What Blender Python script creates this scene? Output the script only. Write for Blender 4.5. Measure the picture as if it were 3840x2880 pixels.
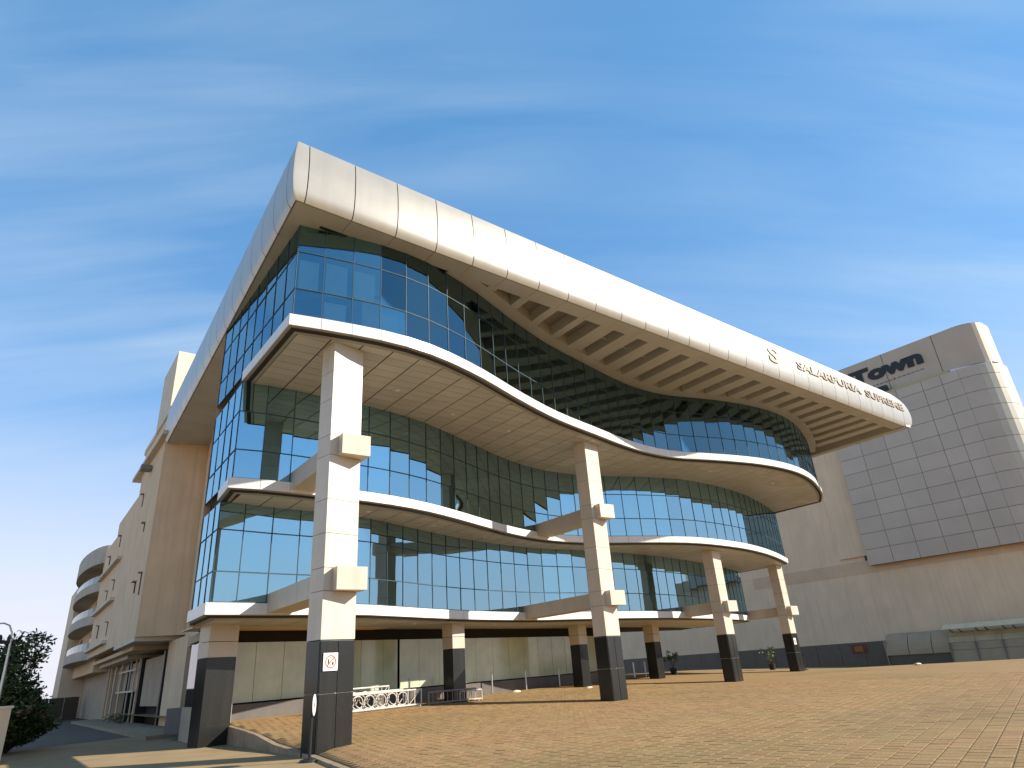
import bpy, math, random
import numpy as np
from mathutils import Matrix, Vector
from mathutils.geometry import tessellate_polygon
random.seed(7)
rnd = random.random
R = math.radians
for o in list(bpy.data.objects):
    bpy.data.objects.remove(o)
scene = bpy.context.scene
col = scene.collection

# ------------------------------------------------------------------ camera
CAM = Vector((-12.5181, -15.3515, 1.541))
YAW, PITCH, ROLL = 0.9317, 0.4123, -0.0713
fw = Vector((math.sin(YAW) * math.cos(PITCH), math.cos(YAW) * math.cos(PITCH), math.sin(PITCH)))
r0 = Vector((math.cos(YAW), -math.sin(YAW), 0))
u0 = r0.cross(fw)
rr = math.cos(ROLL) * r0 + math.sin(ROLL) * u0
uu = -math.sin(ROLL) * r0 + math.cos(ROLL) * u0
cd = bpy.data.cameras.new('camera')
cam = bpy.data.objects.new('camera', cd)
col.objects.link(cam)
M = Matrix((rr, uu, -fw)).transposed().to_4x4()
M.translation = CAM
cam.matrix_world = M
cd.sensor_width = 36
cd.sensor_fit = 'HORIZONTAL'
cd.lens = 36 * 2433.27 / 3840
cd.clip_start = 0.1
cd.clip_end = 5000
scene.camera = cam

# ------------------------------------------------------------------ world, sun, exposure
SUN_EL, SUN_AZ = R(29), R(-57)          # azimuth of the direction towards the sun, measured from +X
sdir = Vector((math.cos(SUN_AZ) * math.cos(SUN_EL), math.sin(SUN_AZ) * math.cos(SUN_EL), math.sin(SUN_EL)))
w = bpy.data.worlds.new('World')
scene.world = w
w.use_nodes = True
nt = w.node_tree
nt.nodes.clear()
wn = nt.nodes.new
wl = nt.links.new
sky = wn('ShaderNodeTexSky')
sky.sky_type = 'NISHITA'
sky.sun_disc = False
sky.sun_elevation = SUN_EL
sky.sun_rotation = math.atan2(sdir.x, sdir.y)
sky.altitude = 0
sky.air_density = 1.0
sky.dust_density = 0.15
sky.ozone_density = 3.0
tc = wn('ShaderNodeTexCoord')
sep = wn('ShaderNodeSeparateXYZ')
wl(tc.outputs['Generated'], sep.inputs[0])
zc = wn('ShaderNodeMath'); zc.operation = 'MAXIMUM'; zc.inputs[1].default_value = 0.0
wl(sep.outputs['Z'], zc.inputs[0])
za = wn('ShaderNodeMath'); za.operation = 'ADD'; za.inputs[1].default_value = 0.22
wl(zc.outputs[0], za.inputs[0])
dx = wn('ShaderNodeMath'); dx.operation = 'DIVIDE'
dy = wn('ShaderNodeMath'); dy.operation = 'DIVIDE'
wl(sep.outputs['X'], dx.inputs[0]); wl(za.outputs[0], dx.inputs[1])
wl(sep.outputs['Y'], dy.inputs[0]); wl(za.outputs[0], dy.inputs[1])
cmb = wn('ShaderNodeCombineXYZ')
wl(dx.outputs[0], cmb.inputs[0]); wl(dy.outputs[0], cmb.inputs[1])
vr = wn('ShaderNodeVectorRotate'); vr.rotation_type = 'Z_AXIS'; vr.inputs['Angle'].default_value = R(49)
wl(cmb.outputs[0], vr.inputs['Vector'])
mp = wn('ShaderNodeMapping')
mp.inputs['Scale'].default_value = (0.75, 5.0, 1)
wl(vr.outputs[0], mp.inputs[0])
n1 = wn('ShaderNodeTexNoise'); n1.inputs['Scale'].default_value = 1.1; n1.inputs['Detail'].default_value = 6; n1.inputs['Roughness'].default_value = 0.54
n1.inputs['Distortion'].default_value = 0.35
wl(mp.outputs[0], n1.inputs['Vector'])
n2 = wn('ShaderNodeTexNoise'); n2.inputs['Scale'].default_value = 0.9; n2.inputs['Detail'].default_value = 2
wl(cmb.outputs[0], n2.inputs['Vector'])
cr1 = wn('ShaderNodeMapRange'); cr1.inputs[1].default_value = 0.36; cr1.inputs[2].default_value = 0.84
wl(n1.outputs['Fac'], cr1.inputs[0])
cr2 = wn('ShaderNodeMapRange'); cr2.inputs[1].default_value = 0.28; cr2.inputs[2].default_value = 0.58
wl(n2.outputs['Fac'], cr2.inputs[0])
cm = wn('ShaderNodeMath'); cm.operation = 'MULTIPLY'
wl(cr1.outputs[0], cm.inputs[0]); wl(cr2.outputs[0], cm.inputs[1])
cm2 = wn('ShaderNodeMath'); cm2.operation = 'MULTIPLY'; cm2.inputs[1].default_value = 0.55
wl(cm.outputs[0], cm2.inputs[0])
# low haze above the horizon, all round
hz = wn('ShaderNodeMapRange'); hz.inputs[1].default_value = 0.0; hz.inputs[2].default_value = 0.42
hz.inputs[3].default_value = 0.95; hz.inputs[4].default_value = 0.0
hz.interpolation_type = 'SMOOTHSTEP'
wl(sep.outputs['Z'], hz.inputs[0])
tint = wn('ShaderNodeMix'); tint.data_type = 'RGBA'; tint.blend_type = 'MULTIPLY'; tint.inputs[0].default_value = 1
wl(sky.outputs[0], tint.inputs[6]); tint.inputs[7].default_value = (0.71, 1.11, 1.20, 1)
gz_ = wn('ShaderNodeMapRange'); gz_.inputs[1].default_value = 0.25; gz_.inputs[2].default_value = 0.85; gz_.interpolation_type = 'SMOOTHSTEP'
wl(sep.outputs['Z'], gz_.inputs[0])
gr = wn('ShaderNodeMix'); gr.data_type = 'RGBA'
wl(gz_.outputs[0], gr.inputs[0]); gr.inputs[6].default_value = (1.15, 2.05, 3.65, 1); gr.inputs[7].default_value = (0.48, 1.6, 3.3, 1)
ev = wn('ShaderNodeMix'); ev.data_type = 'RGBA'; ev.inputs[0].default_value = 0.6
wl(tint.outputs[2], ev.inputs[6]); wl(gr.outputs[2], ev.inputs[7])
mh = wn('ShaderNodeMix'); mh.data_type = 'RGBA'
wl(hz.outputs[0], mh.inputs[0]); wl(ev.outputs[2], mh.inputs[6]); mh.inputs[7].default_value = (4.35, 4.1, 4.5, 1)
mc = wn('ShaderNodeMix'); mc.data_type = 'RGBA'
wl(cm2.outputs[0], mc.inputs[0]); wl(mh.outputs[2], mc.inputs[6]); mc.inputs[7].default_value = (3.2, 3.9, 4.5, 1)
bg = wn('ShaderNodeBackground'); bg.inputs['Strength'].default_value = 0.13
wl(mc.outputs[2], bg.inputs['Color'])
wo = wn('ShaderNodeOutputWorld'); wl(bg.outputs[0], wo.inputs[0])

sl = bpy.data.lights.new('sun', 'SUN')
sl.energy = 4.8
sl.angle = R(0.53)
sl.color = (1.0, 0.92, 0.79)
so = bpy.data.objects.new('sun', sl)
col.objects.link(so)
so.rotation_euler = (-sdir).to_track_quat('-Z', 'Y').to_euler()
so.location = sdir * 80
scene.view_settings.view_transform = 'Standard'
scene.view_settings.look = 'None'
scene.view_settings.gamma = 1
scene.view_settings.exposure = 0.74
scene.render.engine = 'CYCLES'
scene.cycles.max_bounces = 8
scene.cycles.glossy_bounces = 4
scene.cycles.transparent_max_bounces = 12
scene.cycles.caustics_reflective = False
scene.cycles.caustics_refractive = False
scene.cycles.use_denoising = True

# ------------------------------------------------------------------ materials
def mat(name, base, rough=0.6, metal=0.0, spec=0.4, var=0.0, vscale=3.0, bump=0.0, bscale=30.0, streak=0.0, dirt=None, detail=5, orand=0.0):
    m = bpy.data.materials.new(name)
    m.use_nodes = True
    t = m.node_tree
    b = t.nodes['Principled BSDF']
    b.inputs['Roughness'].default_value = rough
    b.inputs['Metallic'].default_value = metal
    b.inputs['Specular IOR Level'].default_value = spec
    b.inputs['Base Color'].default_value = (*base, 1)
    if var or bump or streak:
        g = t.nodes.new('ShaderNodeNewGeometry')
        src = g.outputs['Position']
        colr = None
        if var:
            n = t.nodes.new('ShaderNodeTexNoise')
            n.inputs['Scale'].default_value = vscale
            n.inputs['Detail'].default_value = detail
            t.links.new(src, n.inputs['Vector'])
            mr = t.nodes.new('ShaderNodeMapRange')
            mr.inputs[1].default_value = 0.3; mr.inputs[2].default_value = 0.7
            mr.inputs[3].default_value = 1 - var; mr.inputs[4].default_value = 1 + var
            t.links.new(n.outputs['Fac'], mr.inputs[0])
            mx = t.nodes.new('ShaderNodeMix'); mx.data_type = 'RGBA'; mx.blend_type = 'MULTIPLY'; mx.inputs[0].default_value = 1
            mx.inputs[6].default_value = (*base, 1)
            t.links.new(mr.outputs[0], mx.inputs[7])
            colr = mx.outputs[2]
        if streak:
            mpn = t.nodes.new('ShaderNodeMapping'); mpn.inputs['Scale'].default_value = (2.2, 2.2, 0.12)
            t.links.new(src, mpn.inputs[0])
            n = t.nodes.new('ShaderNodeTexNoise'); n.inputs['Scale'].default_value = 1.6; n.inputs['Detail'].default_value = 4
            t.links.new(mpn.outputs[0], n.inputs['Vector'])
            mr = t.nodes.new('ShaderNodeMapRange')
            mr.inputs[1].default_value = 0.45; mr.inputs[2].default_value = 0.75
            mr.inputs[3].default_value = 0; mr.inputs[4].default_value = streak
            t.links.new(n.outputs['Fac'], mr.inputs[0])
            mx = t.nodes.new('ShaderNodeMix'); mx.data_type = 'RGBA'
            t.links.new(mr.outputs[0], mx.inputs[0])
            if colr: t.links.new(colr, mx.inputs[6])
            else: mx.inputs[6].default_value = (*base, 1)
            d = dirt or tuple(c * 0.6 for c in base)
            mx.inputs[7].default_value = (*d, 1)
            colr = mx.outputs[2]
        if orand:
            oi = t.nodes.new('ShaderNodeObjectInfo')
            ad = t.nodes.new('ShaderNodeMath'); ad.operation = 'ADD'
            t.links.new(g.outputs['Random Per Island'], ad.inputs[0]); t.links.new(oi.outputs['Random'], ad.inputs[1])
            fr = t.nodes.new('ShaderNodeMath'); fr.operation = 'FRACT'; t.links.new(ad.outputs[0], fr.inputs[0])
            mr = t.nodes.new('ShaderNodeMapRange'); mr.inputs[3].default_value = 1 - orand; mr.inputs[4].default_value = 1 + orand
            t.links.new(fr.outputs[0], mr.inputs[0])
            mx = t.nodes.new('ShaderNodeMix'); mx.data_type = 'RGBA'; mx.blend_type = 'MULTIPLY'; mx.inputs[0].default_value = 1
            t.links.new(colr, mx.inputs[6]); t.links.new(mr.outputs[0], mx.inputs[7])
            colr = mx.outputs[2]
        if colr: t.links.new(colr, b.inputs['Base Color'])
        if bump:
            n = t.nodes.new('ShaderNodeTexNoise'); n.inputs['Scale'].default_value = bscale; n.inputs['Detail'].default_value = 6
            t.links.new(src, n.inputs['Vector'])
            bp = t.nodes.new('ShaderNodeBump'); bp.inputs['Strength'].default_value = bump; bp.inputs['Distance'].default_value = 0.02
            t.links.new(n.outputs['Fac'], bp.inputs['Height'])
            t.links.new(bp.outputs[0], b.inputs['Normal'])
    return m

def glass_mat(name, refl, trans, lo, rough=0.0, wob=0.0):
    m = bpy.data.materials.new(name); m.use_nodes = True
    t = m.node_tree; t.nodes.clear()
    out = t.nodes.new('ShaderNodeOutputMaterial')
    gl = t.nodes.new('ShaderNodeBsdfGlossy'); gl.inputs['Color'].default_value = (*refl, 1); gl.inputs['Roughness'].default_value = rough
    tr = t.nodes.new('ShaderNodeBsdfTransparent'); tr.inputs['Color'].default_value = (*trans, 1)
    fr = t.nodes.new('ShaderNodeFresnel'); fr.inputs['IOR'].default_value = 1.55
    mr = t.nodes.new('ShaderNodeMapRange'); mr.inputs[1].default_value = 0.04; mr.inputs[2].default_value = 0.7
    mr.inputs[3].default_value = lo; mr.inputs[4].default_value = 1.0
    t.links.new(fr.outputs[0], mr.inputs[0])
    mx = t.nodes.new('ShaderNodeMixShader')
    t.links.new(mr.outputs[0], mx.inputs[0]); t.links.new(tr.outputs[0], mx.inputs[1]); t.links.new(gl.outputs[0], mx.inputs[2])
    if wob:
        g = t.nodes.new('ShaderNodeNewGeometry')
        n = t.nodes.new('ShaderNodeTexNoise'); n.inputs['Scale'].default_value = 0.8; n.inputs['Detail'].default_value = 1
        t.links.new(g.outputs['Position'], n.inputs['Vector'])
        bp = t.nodes.new('ShaderNodeBump'); bp.inputs['Strength'].default_value = wob; bp.inputs['Distance'].default_value = 0.02
        t.links.new(n.outputs['Fac'], bp.inputs['Height']); t.links.new(bp.outputs[0], gl.inputs['Normal'])
    t.links.new(mx.outputs[0], out.inputs[0])
    return m

MAT = dict(
    fascia=mat('champagne_metal_panel', (0.47, 0.43, 0.365), 0.30, 0.40, 0.5, var=0.05, vscale=1.2, streak=0.16, bump=0.04, bscale=1.2, orand=0.035),
    cream=mat('cream_composite_panel', (0.60, 0.525, 0.42), 0.42, 0.0, 0.45, var=0.06, vscale=1.5, streak=0.25, orand=0.05),
    beam=mat('taupe_composite_panel', (0.53, 0.47, 0.385), 0.42, 0.0, 0.45, var=0.05, vscale=1.5, streak=0.1),
    band=mat('white_band_panel', (0.78, 0.76, 0.72), 0.35, 0.0, 0.5, var=0.03, vscale=2, streak=0.08),
    lip=mat('shaded_band_lip', (0.30, 0.30, 0.29), 0.5, 0.0, 0.4, var=0.06),  # shadow under the band edge is put into this grey
    tile=mat('beige_soffit_tile', (0.50, 0.495, 0.48), 0.42, 0.0, 0.45, var=0.06, vscale=0.9, orand=0.07),
    joint=mat('dark_joint', (0.035, 0.03, 0.026), 0.9),
    roofsoffit=mat('roof_soffit_panel', (0.51, 0.50, 0.48), 0.42, 0.1, 0.45, var=0.08, vscale=0.7),
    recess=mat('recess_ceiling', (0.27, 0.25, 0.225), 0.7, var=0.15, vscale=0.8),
    granite=mat('black_granite', (0.018, 0.018, 0.017), 0.20, 0.0, 0.4, var=0.35, vscale=40, streak=0.2, dirt=(0.05, 0.047, 0.04)),
    grout=mat('granite_joint_sealant', (0.36, 0.36, 0.34), 0.7),
    mullion=mat('blue_grey_mullion', (0.035, 0.075, 0.10), 0.6, 0.0, 0.3),
    inner=mat('office_interior_wall', (0.78, 0.78, 0.72), 0.8, var=0.05),
    innerfloor=mat('office_ceiling', (0.42, 0.42, 0.40), 0.85),
    blind=mat('pale_roller_blind', (0.80, 0.83, 0.76), 0.8, var=0.04),
    frost=mat('film_covered_shop_glass', (0.50, 0.55, 0.375), 0.12, 0.0, 0.8, var=0.12, vscale=1.4, streak=0.35, dirt=(0.56, 0.60, 0.46)),
    balc=mat('grey_balcony_plaster', (0.50, 0.43, 0.34), 0.85, var=0.1, vscale=1.0, streak=0.25),
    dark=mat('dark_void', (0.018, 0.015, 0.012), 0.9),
    darkglass=mat('dark_window_glass', (0.02, 0.022, 0.025), 0.04, 0.0, 1.0),
    plinth=mat('grey_stone_plinth', (0.115, 0.10, 0.088), 0.55, var=0.12, vscale=2),
    plaster=mat('taupe_plaster', (0.76, 0.55, 0.345), 0.85, var=0.07, vscale=0.7, streak=0.34, bump=0.1, bscale=18),
    plaster2=mat('pale_plaster_ledge', (0.70, 0.60, 0.46), 0.85, var=0.08, vscale=1.2, streak=0.2),
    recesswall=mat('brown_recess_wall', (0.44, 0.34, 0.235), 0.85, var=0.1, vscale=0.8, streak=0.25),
    mallwall=mat('mall_grey_plaster', (0.76, 0.575, 0.385), 0.85, var=0.06, vscale=0.5, streak=0.26),
    mallband=mat('mall_tan_band', (0.64, 0.46, 0.30), 0.85, var=0.1, vscale=0.5),
    malltile=mat('mall_composite_panel', (0.47, 0.40, 0.32), 0.40, 0.1, 0.5, var=0.05, vscale=0.4, orand=0.05),
    mallsunlit=mat('mall_sunlit_corner_panel', (0.50, 0.455, 0.36), 0.45, 0.1, 0.5, var=0.05, vscale=0.6),  # paler copy of the wall panel; sunlight on the corner painted in
    mallsign=mat('mall_sign_box_panel', (0.50, 0.40, 0.30), 0.5, 0.1, 0.5, var=0.05, vscale=0.5, streak=0.1),
    dado=mat('dark_grey_dado', (0.105, 0.086, 0.062), 0.5, 0.0, 0.5, var=0.12, vscale=2),
    letter=mat('black_letter', (0.018, 0.020, 0.020), 0.4),
    bronze=mat('bronze_letter', (0.17, 0.13, 0.10), 0.45, 0.3),
    goldtrim=mat('yellow_trim', (0.50, 0.41, 0.20), 0.6),
    white=mat('white_paint', (0.80, 0.80, 0.78), 0.5, var=0.04),
    red=mat('red_print', (0.72, 0.13, 0.06), 0.5),
    redsign=mat('dark_red_board', (0.16, 0.035, 0.025), 0.5, var=0.4, vscale=6),
    orange=mat('rust_orange', (0.35, 0.12, 0.03), 0.6),
    steel=mat('brushed_steel', (0.58, 0.57, 0.55), 0.35, 0.8),
    whitesteel=mat('white_painted_steel', (0.56, 0.52, 0.45), 0.5, var=0.15, vscale=8),
    greysteel=mat('grey_painted_steel', (0.22, 0.20, 0.18), 0.5),
    black=mat('black_metal', (0.02, 0.02, 0.02), 0.45),
    teal=mat('teal_railing_glass', (0.06, 0.14, 0.13), 0.15, 0.0, 0.6),
    concrete=mat('driveway_concrete', (0.31, 0.215, 0.108), 0.9, var=0.12, vscale=0.9, bump=0.25, bscale=14, detail=8),
    kerbm=mat('kerb_concrete', (0.30, 0.23, 0.145), 0.9, var=0.2, vscale=3, bump=0.2),
    cobble=mat('grey_lane_paving', (0.095, 0.075, 0.055), 0.85, var=0.2, vscale=2.5, bump=0.3, bscale=6),
    earth=mat('dusty_earth', (0.33, 0.27, 0.18), 0.95, var=0.2, vscale=0.3),
    leaf=mat('green_leaf', (0.045, 0.075, 0.022), 0.5, 0, 0.35, var=0.5, vscale=2.5),
    leaf2=mat('light_green_leaf', (0.085, 0.12, 0.035), 0.5, 0, 0.35, var=0.4, vscale=3),
    bloom=mat('orange_pink_bract', (0.42, 0.16, 0.09), 0.6, var=0.3, vscale=6),
    bark=mat('brown_bark', (0.10, 0.075, 0.05), 0.9, var=0.3, vscale=10),
    pot=mat('dark_pot', (0.03, 0.018, 0.016), 0.6),
    poly=mat('polycarbonate_sheet', (0.46, 0.38, 0.22), 0.45, 0.0, 0.3, var=0.12, vscale=1.0),
    acp=mat('shelter_grey_panel', (0.41, 0.305, 0.195), 0.6, 0.0, 0.2, var=0.06, vscale=1.0),
    tan=mat('shelter_tan_panel', (0.80, 0.62, 0.38), 0.7, 0.0, 0.2, var=0.08, vscale=1.5),
    pink=mat('pale_house_wall', (0.55, 0.40, 0.32), 0.9, var=0.1),
    yellowhouse=mat('yellow_house_wall', (0.62, 0.52, 0.28), 0.9, var=0.1),
    roofred=mat('red_tile_roof', (0.35, 0.08, 0.06), 0.8, var=0.2),
)
MAT['glass'] = glass_mat('blue_reflective_glass', (0.47, 0.75, 0.89), (0.62, 0.80, 0.80), 0.56, 0.0, 0.06)
MAT['glass3'] = glass_mat('blue_clearer_glass', (0.47, 0.75, 0.89), (0.78, 0.92, 0.93), 0.20, 0.0, 0.06)

def paver_mat(name, field):
    m = bpy.data.materials.new(name); m.use_nodes = True
    t = m.node_tree; b = t.nodes['Principled BSDF']
    b.inputs['Roughness'].default_value = 0.9
    b.inputs['Specular IOR Level'].default_value = 0.25
    g = t.nodes.new('ShaderNodeNewGeometry')
    oi = t.nodes.new('ShaderNodeObjectInfo')
    ad = t.nodes.new('ShaderNodeMath'); ad.operation = 'ADD'
    t.links.new(g.outputs['Random Per Island'], ad.inputs[0]); t.links.new(oi.outputs['Random'], ad.inputs[1])
    fr = t.nodes.new('ShaderNodeMath'); fr.operation = 'FRACT'; t.links.new(ad.outputs[0], fr.inputs[0])
    cr = t.nodes.new('ShaderNodeValToRGB')
    e = cr.color_ramp.elements
    e[0].position = 0; e[0].color = (0.25, 0.155, 0.066, 1)
    e[1].position = 1; e[1].color = (0.33, 0.215, 0.10, 1)
    x = e.new(0.35); x.color = (0.29, 0.168, 0.08, 1)
    x = e.new(0.62); x.color = (0.275, 0.188, 0.083, 1)
    x = e.new(0.85); x.color = (0.325, 0.187, 0.097, 1)
    n = t.nodes.new('ShaderNodeTexNoise'); n.inputs['Scale'].default_value = 0.35; n.inputs['Detail'].default_value = 6
    t.links.new(g.outputs['Position'], n.inputs['Vector'])
    mr = t.nodes.new('ShaderNodeMapRange'); mr.inputs[1].default_value = 0.3; mr.inputs[2].default_value = 0.7
    mr.inputs[3].default_value = 0.0; mr.inputs[4].default_value = 1.0
    t.links.new(n.outputs['Fac'], mr.inputs[0])
    dust = t.nodes.new('ShaderNodeMix'); dust.data_type = 'RGBA'
    mu = t.nodes.new('ShaderNodeMath'); mu.operation = 'MULTIPLY'; mu.inputs[1].default_value = 0.55
    t.links.new(mr.outputs[0], mu.inputs[0]); t.links.new(mu.outputs[0], dust.inputs[0])
    dust.inputs[7].default_value = (0.335, 0.22, 0.098, 1)
    n2 = t.nodes.new('ShaderNodeTexNoise'); n2.inputs['Scale'].default_value = 22; n2.inputs['Detail'].default_value = 8
    t.links.new(g.outputs['Position'], n2.inputs['Vector'])
    m2 = t.nodes.new('ShaderNodeMapRange'); m2.inputs[1].default_value = 0.3; m2.inputs[2].default_value = 0.7
    m2.inputs[3].default_value = 0.82; m2.inputs[4].default_value = 1.14
    t.links.new(n2.outputs['Fac'], m2.inputs[0])
    mx = t.nodes.new('ShaderNodeMix'); mx.data_type = 'RGBA'; mx.blend_type = 'MULTIPLY'; mx.inputs[0].default_value = 1
    if field:
        br = t.nodes.new('ShaderNodeTexBrick')
        br.inputs['Color1'].default_value = (0.285, 0.18, 0.082, 1); br.inputs['Color2'].default_value = (0.305, 0.19, 0.088, 1)
        br.inputs['Mortar'].default_value = (0.19, 0.12, 0.058, 1)
        br.inputs['Scale'].default_value = 1; br.inputs['Brick Width'].default_value = 0.30; br.inputs['Row Height'].default_value = 0.30
        br.inputs['Mortar Size'].default_value = 0.01
        t.links.new(g.outputs['Position'], br.inputs['Vector'])
        t.links.new(br.outputs['Color'], dust.inputs[6])
    else:
        t.links.new(fr.outputs[0], cr.inputs[0]); t.links.new(cr.outputs[0], dust.inputs[6])
    # broad patches: rosy, olive and darker worn areas
    n3 = t.nodes.new('ShaderNodeTexNoise'); n3.inputs['Scale'].default_value = 0.13; n3.inputs['Detail'].default_value = 5; n3.inputs['Roughness'].default_value = 0.6
    t.links.new(g.outputs['Position'], n3.inputs['Vector'])
    cp = t.nodes.new('ShaderNodeValToRGB'); ee = cp.color_ramp.elements
    ee[0].position = 0.33; ee[0].color = (0.78, 0.84, 0.80, 1); ee[1].position = 0.68; ee[1].color = (1.08, 1.0, 1.0, 1)
    xx = ee.new(0.5); xx.color = (1.0, 1.0, 0.96, 1)
    t.links.new(n3.outputs['Fac'], cp.inputs[0])
    pmx = t.nodes.new('ShaderNodeMix'); pmx.data_type = 'RGBA'; pmx.blend_type = 'MULTIPLY'; pmx.inputs[0].default_value = 1
    t.links.new(dust.outputs[2], pmx.inputs[6]); t.links.new(cp.outputs[0], pmx.inputs[7])
    n4 = t.nodes.new('ShaderNodeTexNoise'); n4.inputs['Scale'].default_value = 0.55; n4.inputs['Detail'].default_value = 7; n4.inputs['Roughness'].default_value = 0.65; n4.inputs['Distortion'].default_value = 0.8
    t.links.new(g.outputs['Position'], n4.inputs['Vector'])
    ms = t.nodes.new('ShaderNodeMapRange'); ms.inputs[1].default_value = 0.56; ms.inputs[2].default_value = 0.72; ms.inputs[3].default_value = 0.0; ms.inputs[4].default_value = 0.45
    t.links.new(n4.outputs['Fac'], ms.inputs[0])
    st_ = t.nodes.new('ShaderNodeMix'); st_.data_type = 'RGBA'; t.links.new(ms.outputs[0], st_.inputs[0])
    t.links.new(pmx.outputs[2], st_.inputs[6]); st_.inputs[7].default_value = (0.19, 0.135, 0.08, 1)
    t.links.new(st_.outputs[2], mx.inputs[6]); t.links.new(m2.outputs[0], mx.inputs[7])
    t.links.new(mx.outputs[2], b.inputs['Base Color'])
    bp = t.nodes.new('ShaderNodeBump'); bp.inputs['Strength'].default_value = 0.35; bp.inputs['Distance'].default_value = 0.01
    t.links.new(n2.outputs['Fac'], bp.inputs['Height']); t.links.new(bp.outputs[0], b.inputs['Normal'])
    return m
MAT['paver'] = paver_mat('tan_paver', False)
MAT['paving'] = paver_mat('tan_paving_far', True)
MAT['pjoint'] = mat('sandy_joint', (0.12, 0.075, 0.038), 0.95, var=0.2, vscale=4)

# ------------------------------------------------------------------ helpers
WORLD = {}
def link(o, parent=None, mw=None):
    col.objects.link(o)
    mw = mw if mw is not None else Matrix.Identity(4)
    if parent is not None:
        o.parent = parent
        o.matrix_parent_inverse = WORLD[parent.name].inverted()
    o.matrix_basis = mw
    WORLD[o.name] = mw
    return o

def tag(o, label=None, cat=None, group=None, kind=None):
    if label: o['label'] = label
    if cat: o['category'] = cat
    if group: o['group'] = group
    if kind: o['kind'] = kind
    return o

def thing(name, label, cat, loc=(0, 0, 0), group=None, rz=0):
    o = bpy.data.objects.new(name, None)
    o.empty_display_size = 0.2
    link(o, None, Matrix.Translation(loc) @ Matrix.Rotation(rz, 4, 'Z'))
    return tag(o, label, cat, group)

class MB:
    def __init__(s): s.v = []; s.f = []
    def add(s, verts, faces):
        k = len(s.v); s.v += [tuple(p) for p in verts]; s.f += [tuple(i + k for i in f) for f in faces]; return s
    def box(s, c, size, rz=0.0, M=None):
        hx, hy, hz = size[0] / 2, size[1] / 2, size[2] / 2
        ca, sa = math.cos(rz), math.sin(rz)
        vs = []
        for z in (-hz, hz):
            for x, y in ((-hx, -hy), (hx, -hy), (hx, hy), (-hx, hy)):
                p = Vector((c[0] + x * ca - y * sa, c[1] + x * sa + y * ca, c[2] + z))
                vs.append(M @ p if M else p)
        return s.add(vs, BF)
    def prism(s, poly, z0, z1):
        a = sum(poly[i][0] * poly[(i + 1) % len(poly)][1] - poly[(i + 1) % len(poly)][0] * poly[i][1] for i in range(len(poly)))
        if a < 0: poly = poly[::-1]
        n = len(poly)
        vs = [(p[0], p[1], z0) for p in poly] + [(p[0], p[1], z1) for p in poly]
        tris = tessellate_polygon([[Vector((p[0], p[1], 0)) for p in poly]])
        fs = []
        for t in tris:
            i, j, k = t
            ar = (poly[j][0] - poly[i][0]) * (poly[k][1] - poly[i][1]) - (poly[k][0] - poly[i][0]) * (poly[j][1] - poly[i][1])
            if ar < 0: i, k = k, i
            fs.append((k, j, i)); fs.append((i + n, j + n, k + n))
        for i in range(n):
            j = (i + 1) % n
            fs.append((i, j, j + n, i + n))
        return s.add(vs, fs)
    def tube(s, pts, r, n=8, cap=True):
        pts = [Vector(p) for p in pts]
        rings = []
        for i, p in enumerate(pts):
            d = (pts[min(i + 1, len(pts) - 1)] - pts[max(i - 1, 0)]).normalized()
            a = Vector((0, 0, 1)) if abs(d.z) < 0.9 else Vector((1, 0, 0))
            x = d.cross(a).normalized(); y = d.cross(x)
            ri = r[i] if isinstance(r, (list, tuple)) else r
            rings.append([p + (x * math.cos(2 * math.pi * k / n) + y * math.sin(2 * math.pi * k / n)) * ri for k in range(n)])
        vs = [p for ring in rings for p in ring]
        fs = []
        for i in range(len(rings) - 1):
            for k in range(n):
                fs.append((i * n + k, i * n + (k + 1) % n, (i + 1) * n + (k + 1) % n, (i + 1) * n + k))
        if cap:
            fs.append(tuple(range(n))[::-1]); fs.append(tuple((len(rings) - 1) * n + k for k in range(n)))
        return s.add(vs, fs)
    def mesh(s, name):
        m = bpy.data.meshes.new(name); m.from_pydata(s.v, [], s.f); m.validate(); m.update(); return m
    def build(s, name, mt, parent=None, smooth=False, mw=None):
        m = s.mesh(name); m.materials.append(MAT[mt] if isinstance(mt, str) else mt)
        if smooth:
            m.polygons.foreach_set('use_smooth', [True] * len(m.polygons))
        return link(bpy.data.objects.new(name, m), parent, mw)
BF = [(0, 3, 2, 1), (4, 5, 6, 7), (0, 1, 5, 4), (1, 2, 6, 5), (2, 3, 7, 6), (3, 0, 4, 7)]
CACHE = {}
def boxobj(name, c, size, mt, parent=None, rz=0.0, extra=None):
    """a box with its own origin; alike boxes share mesh data"""
    key = (round(size[0], 3), round(size[1], 3), round(size[2], 3), mt)
    if key not in CACHE:
        me = MB().box((0, 0, 0), size).mesh(name); me.materials.append(MAT[mt]); CACHE[key] = me
    mw = Matrix.Translation(c) @ Matrix.Rotation(rz, 4, 'Z')
    if extra is not None: mw = mw @ extra
    return link(bpy.data.objects.new(name, CACHE[key]), parent, mw)

def text_mesh(s, size, ext, font_w=1.0, bold=0.0):
    c = bpy.data.curves.new('t', 'FONT'); c.body = s; c.size = size; c.extrude = ext; c.offset = bold
    c.align_x = 'LEFT'; c.resolution_u = 3
    o = bpy.data.objects.new('t', c); col.objects.link(o)
    dg = bpy.context.evaluated_depsgraph_get()
    me = bpy.data.meshes.new_from_object(o.evaluated_get(dg))
    bpy.data.objects.remove(o)
    return me

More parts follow.
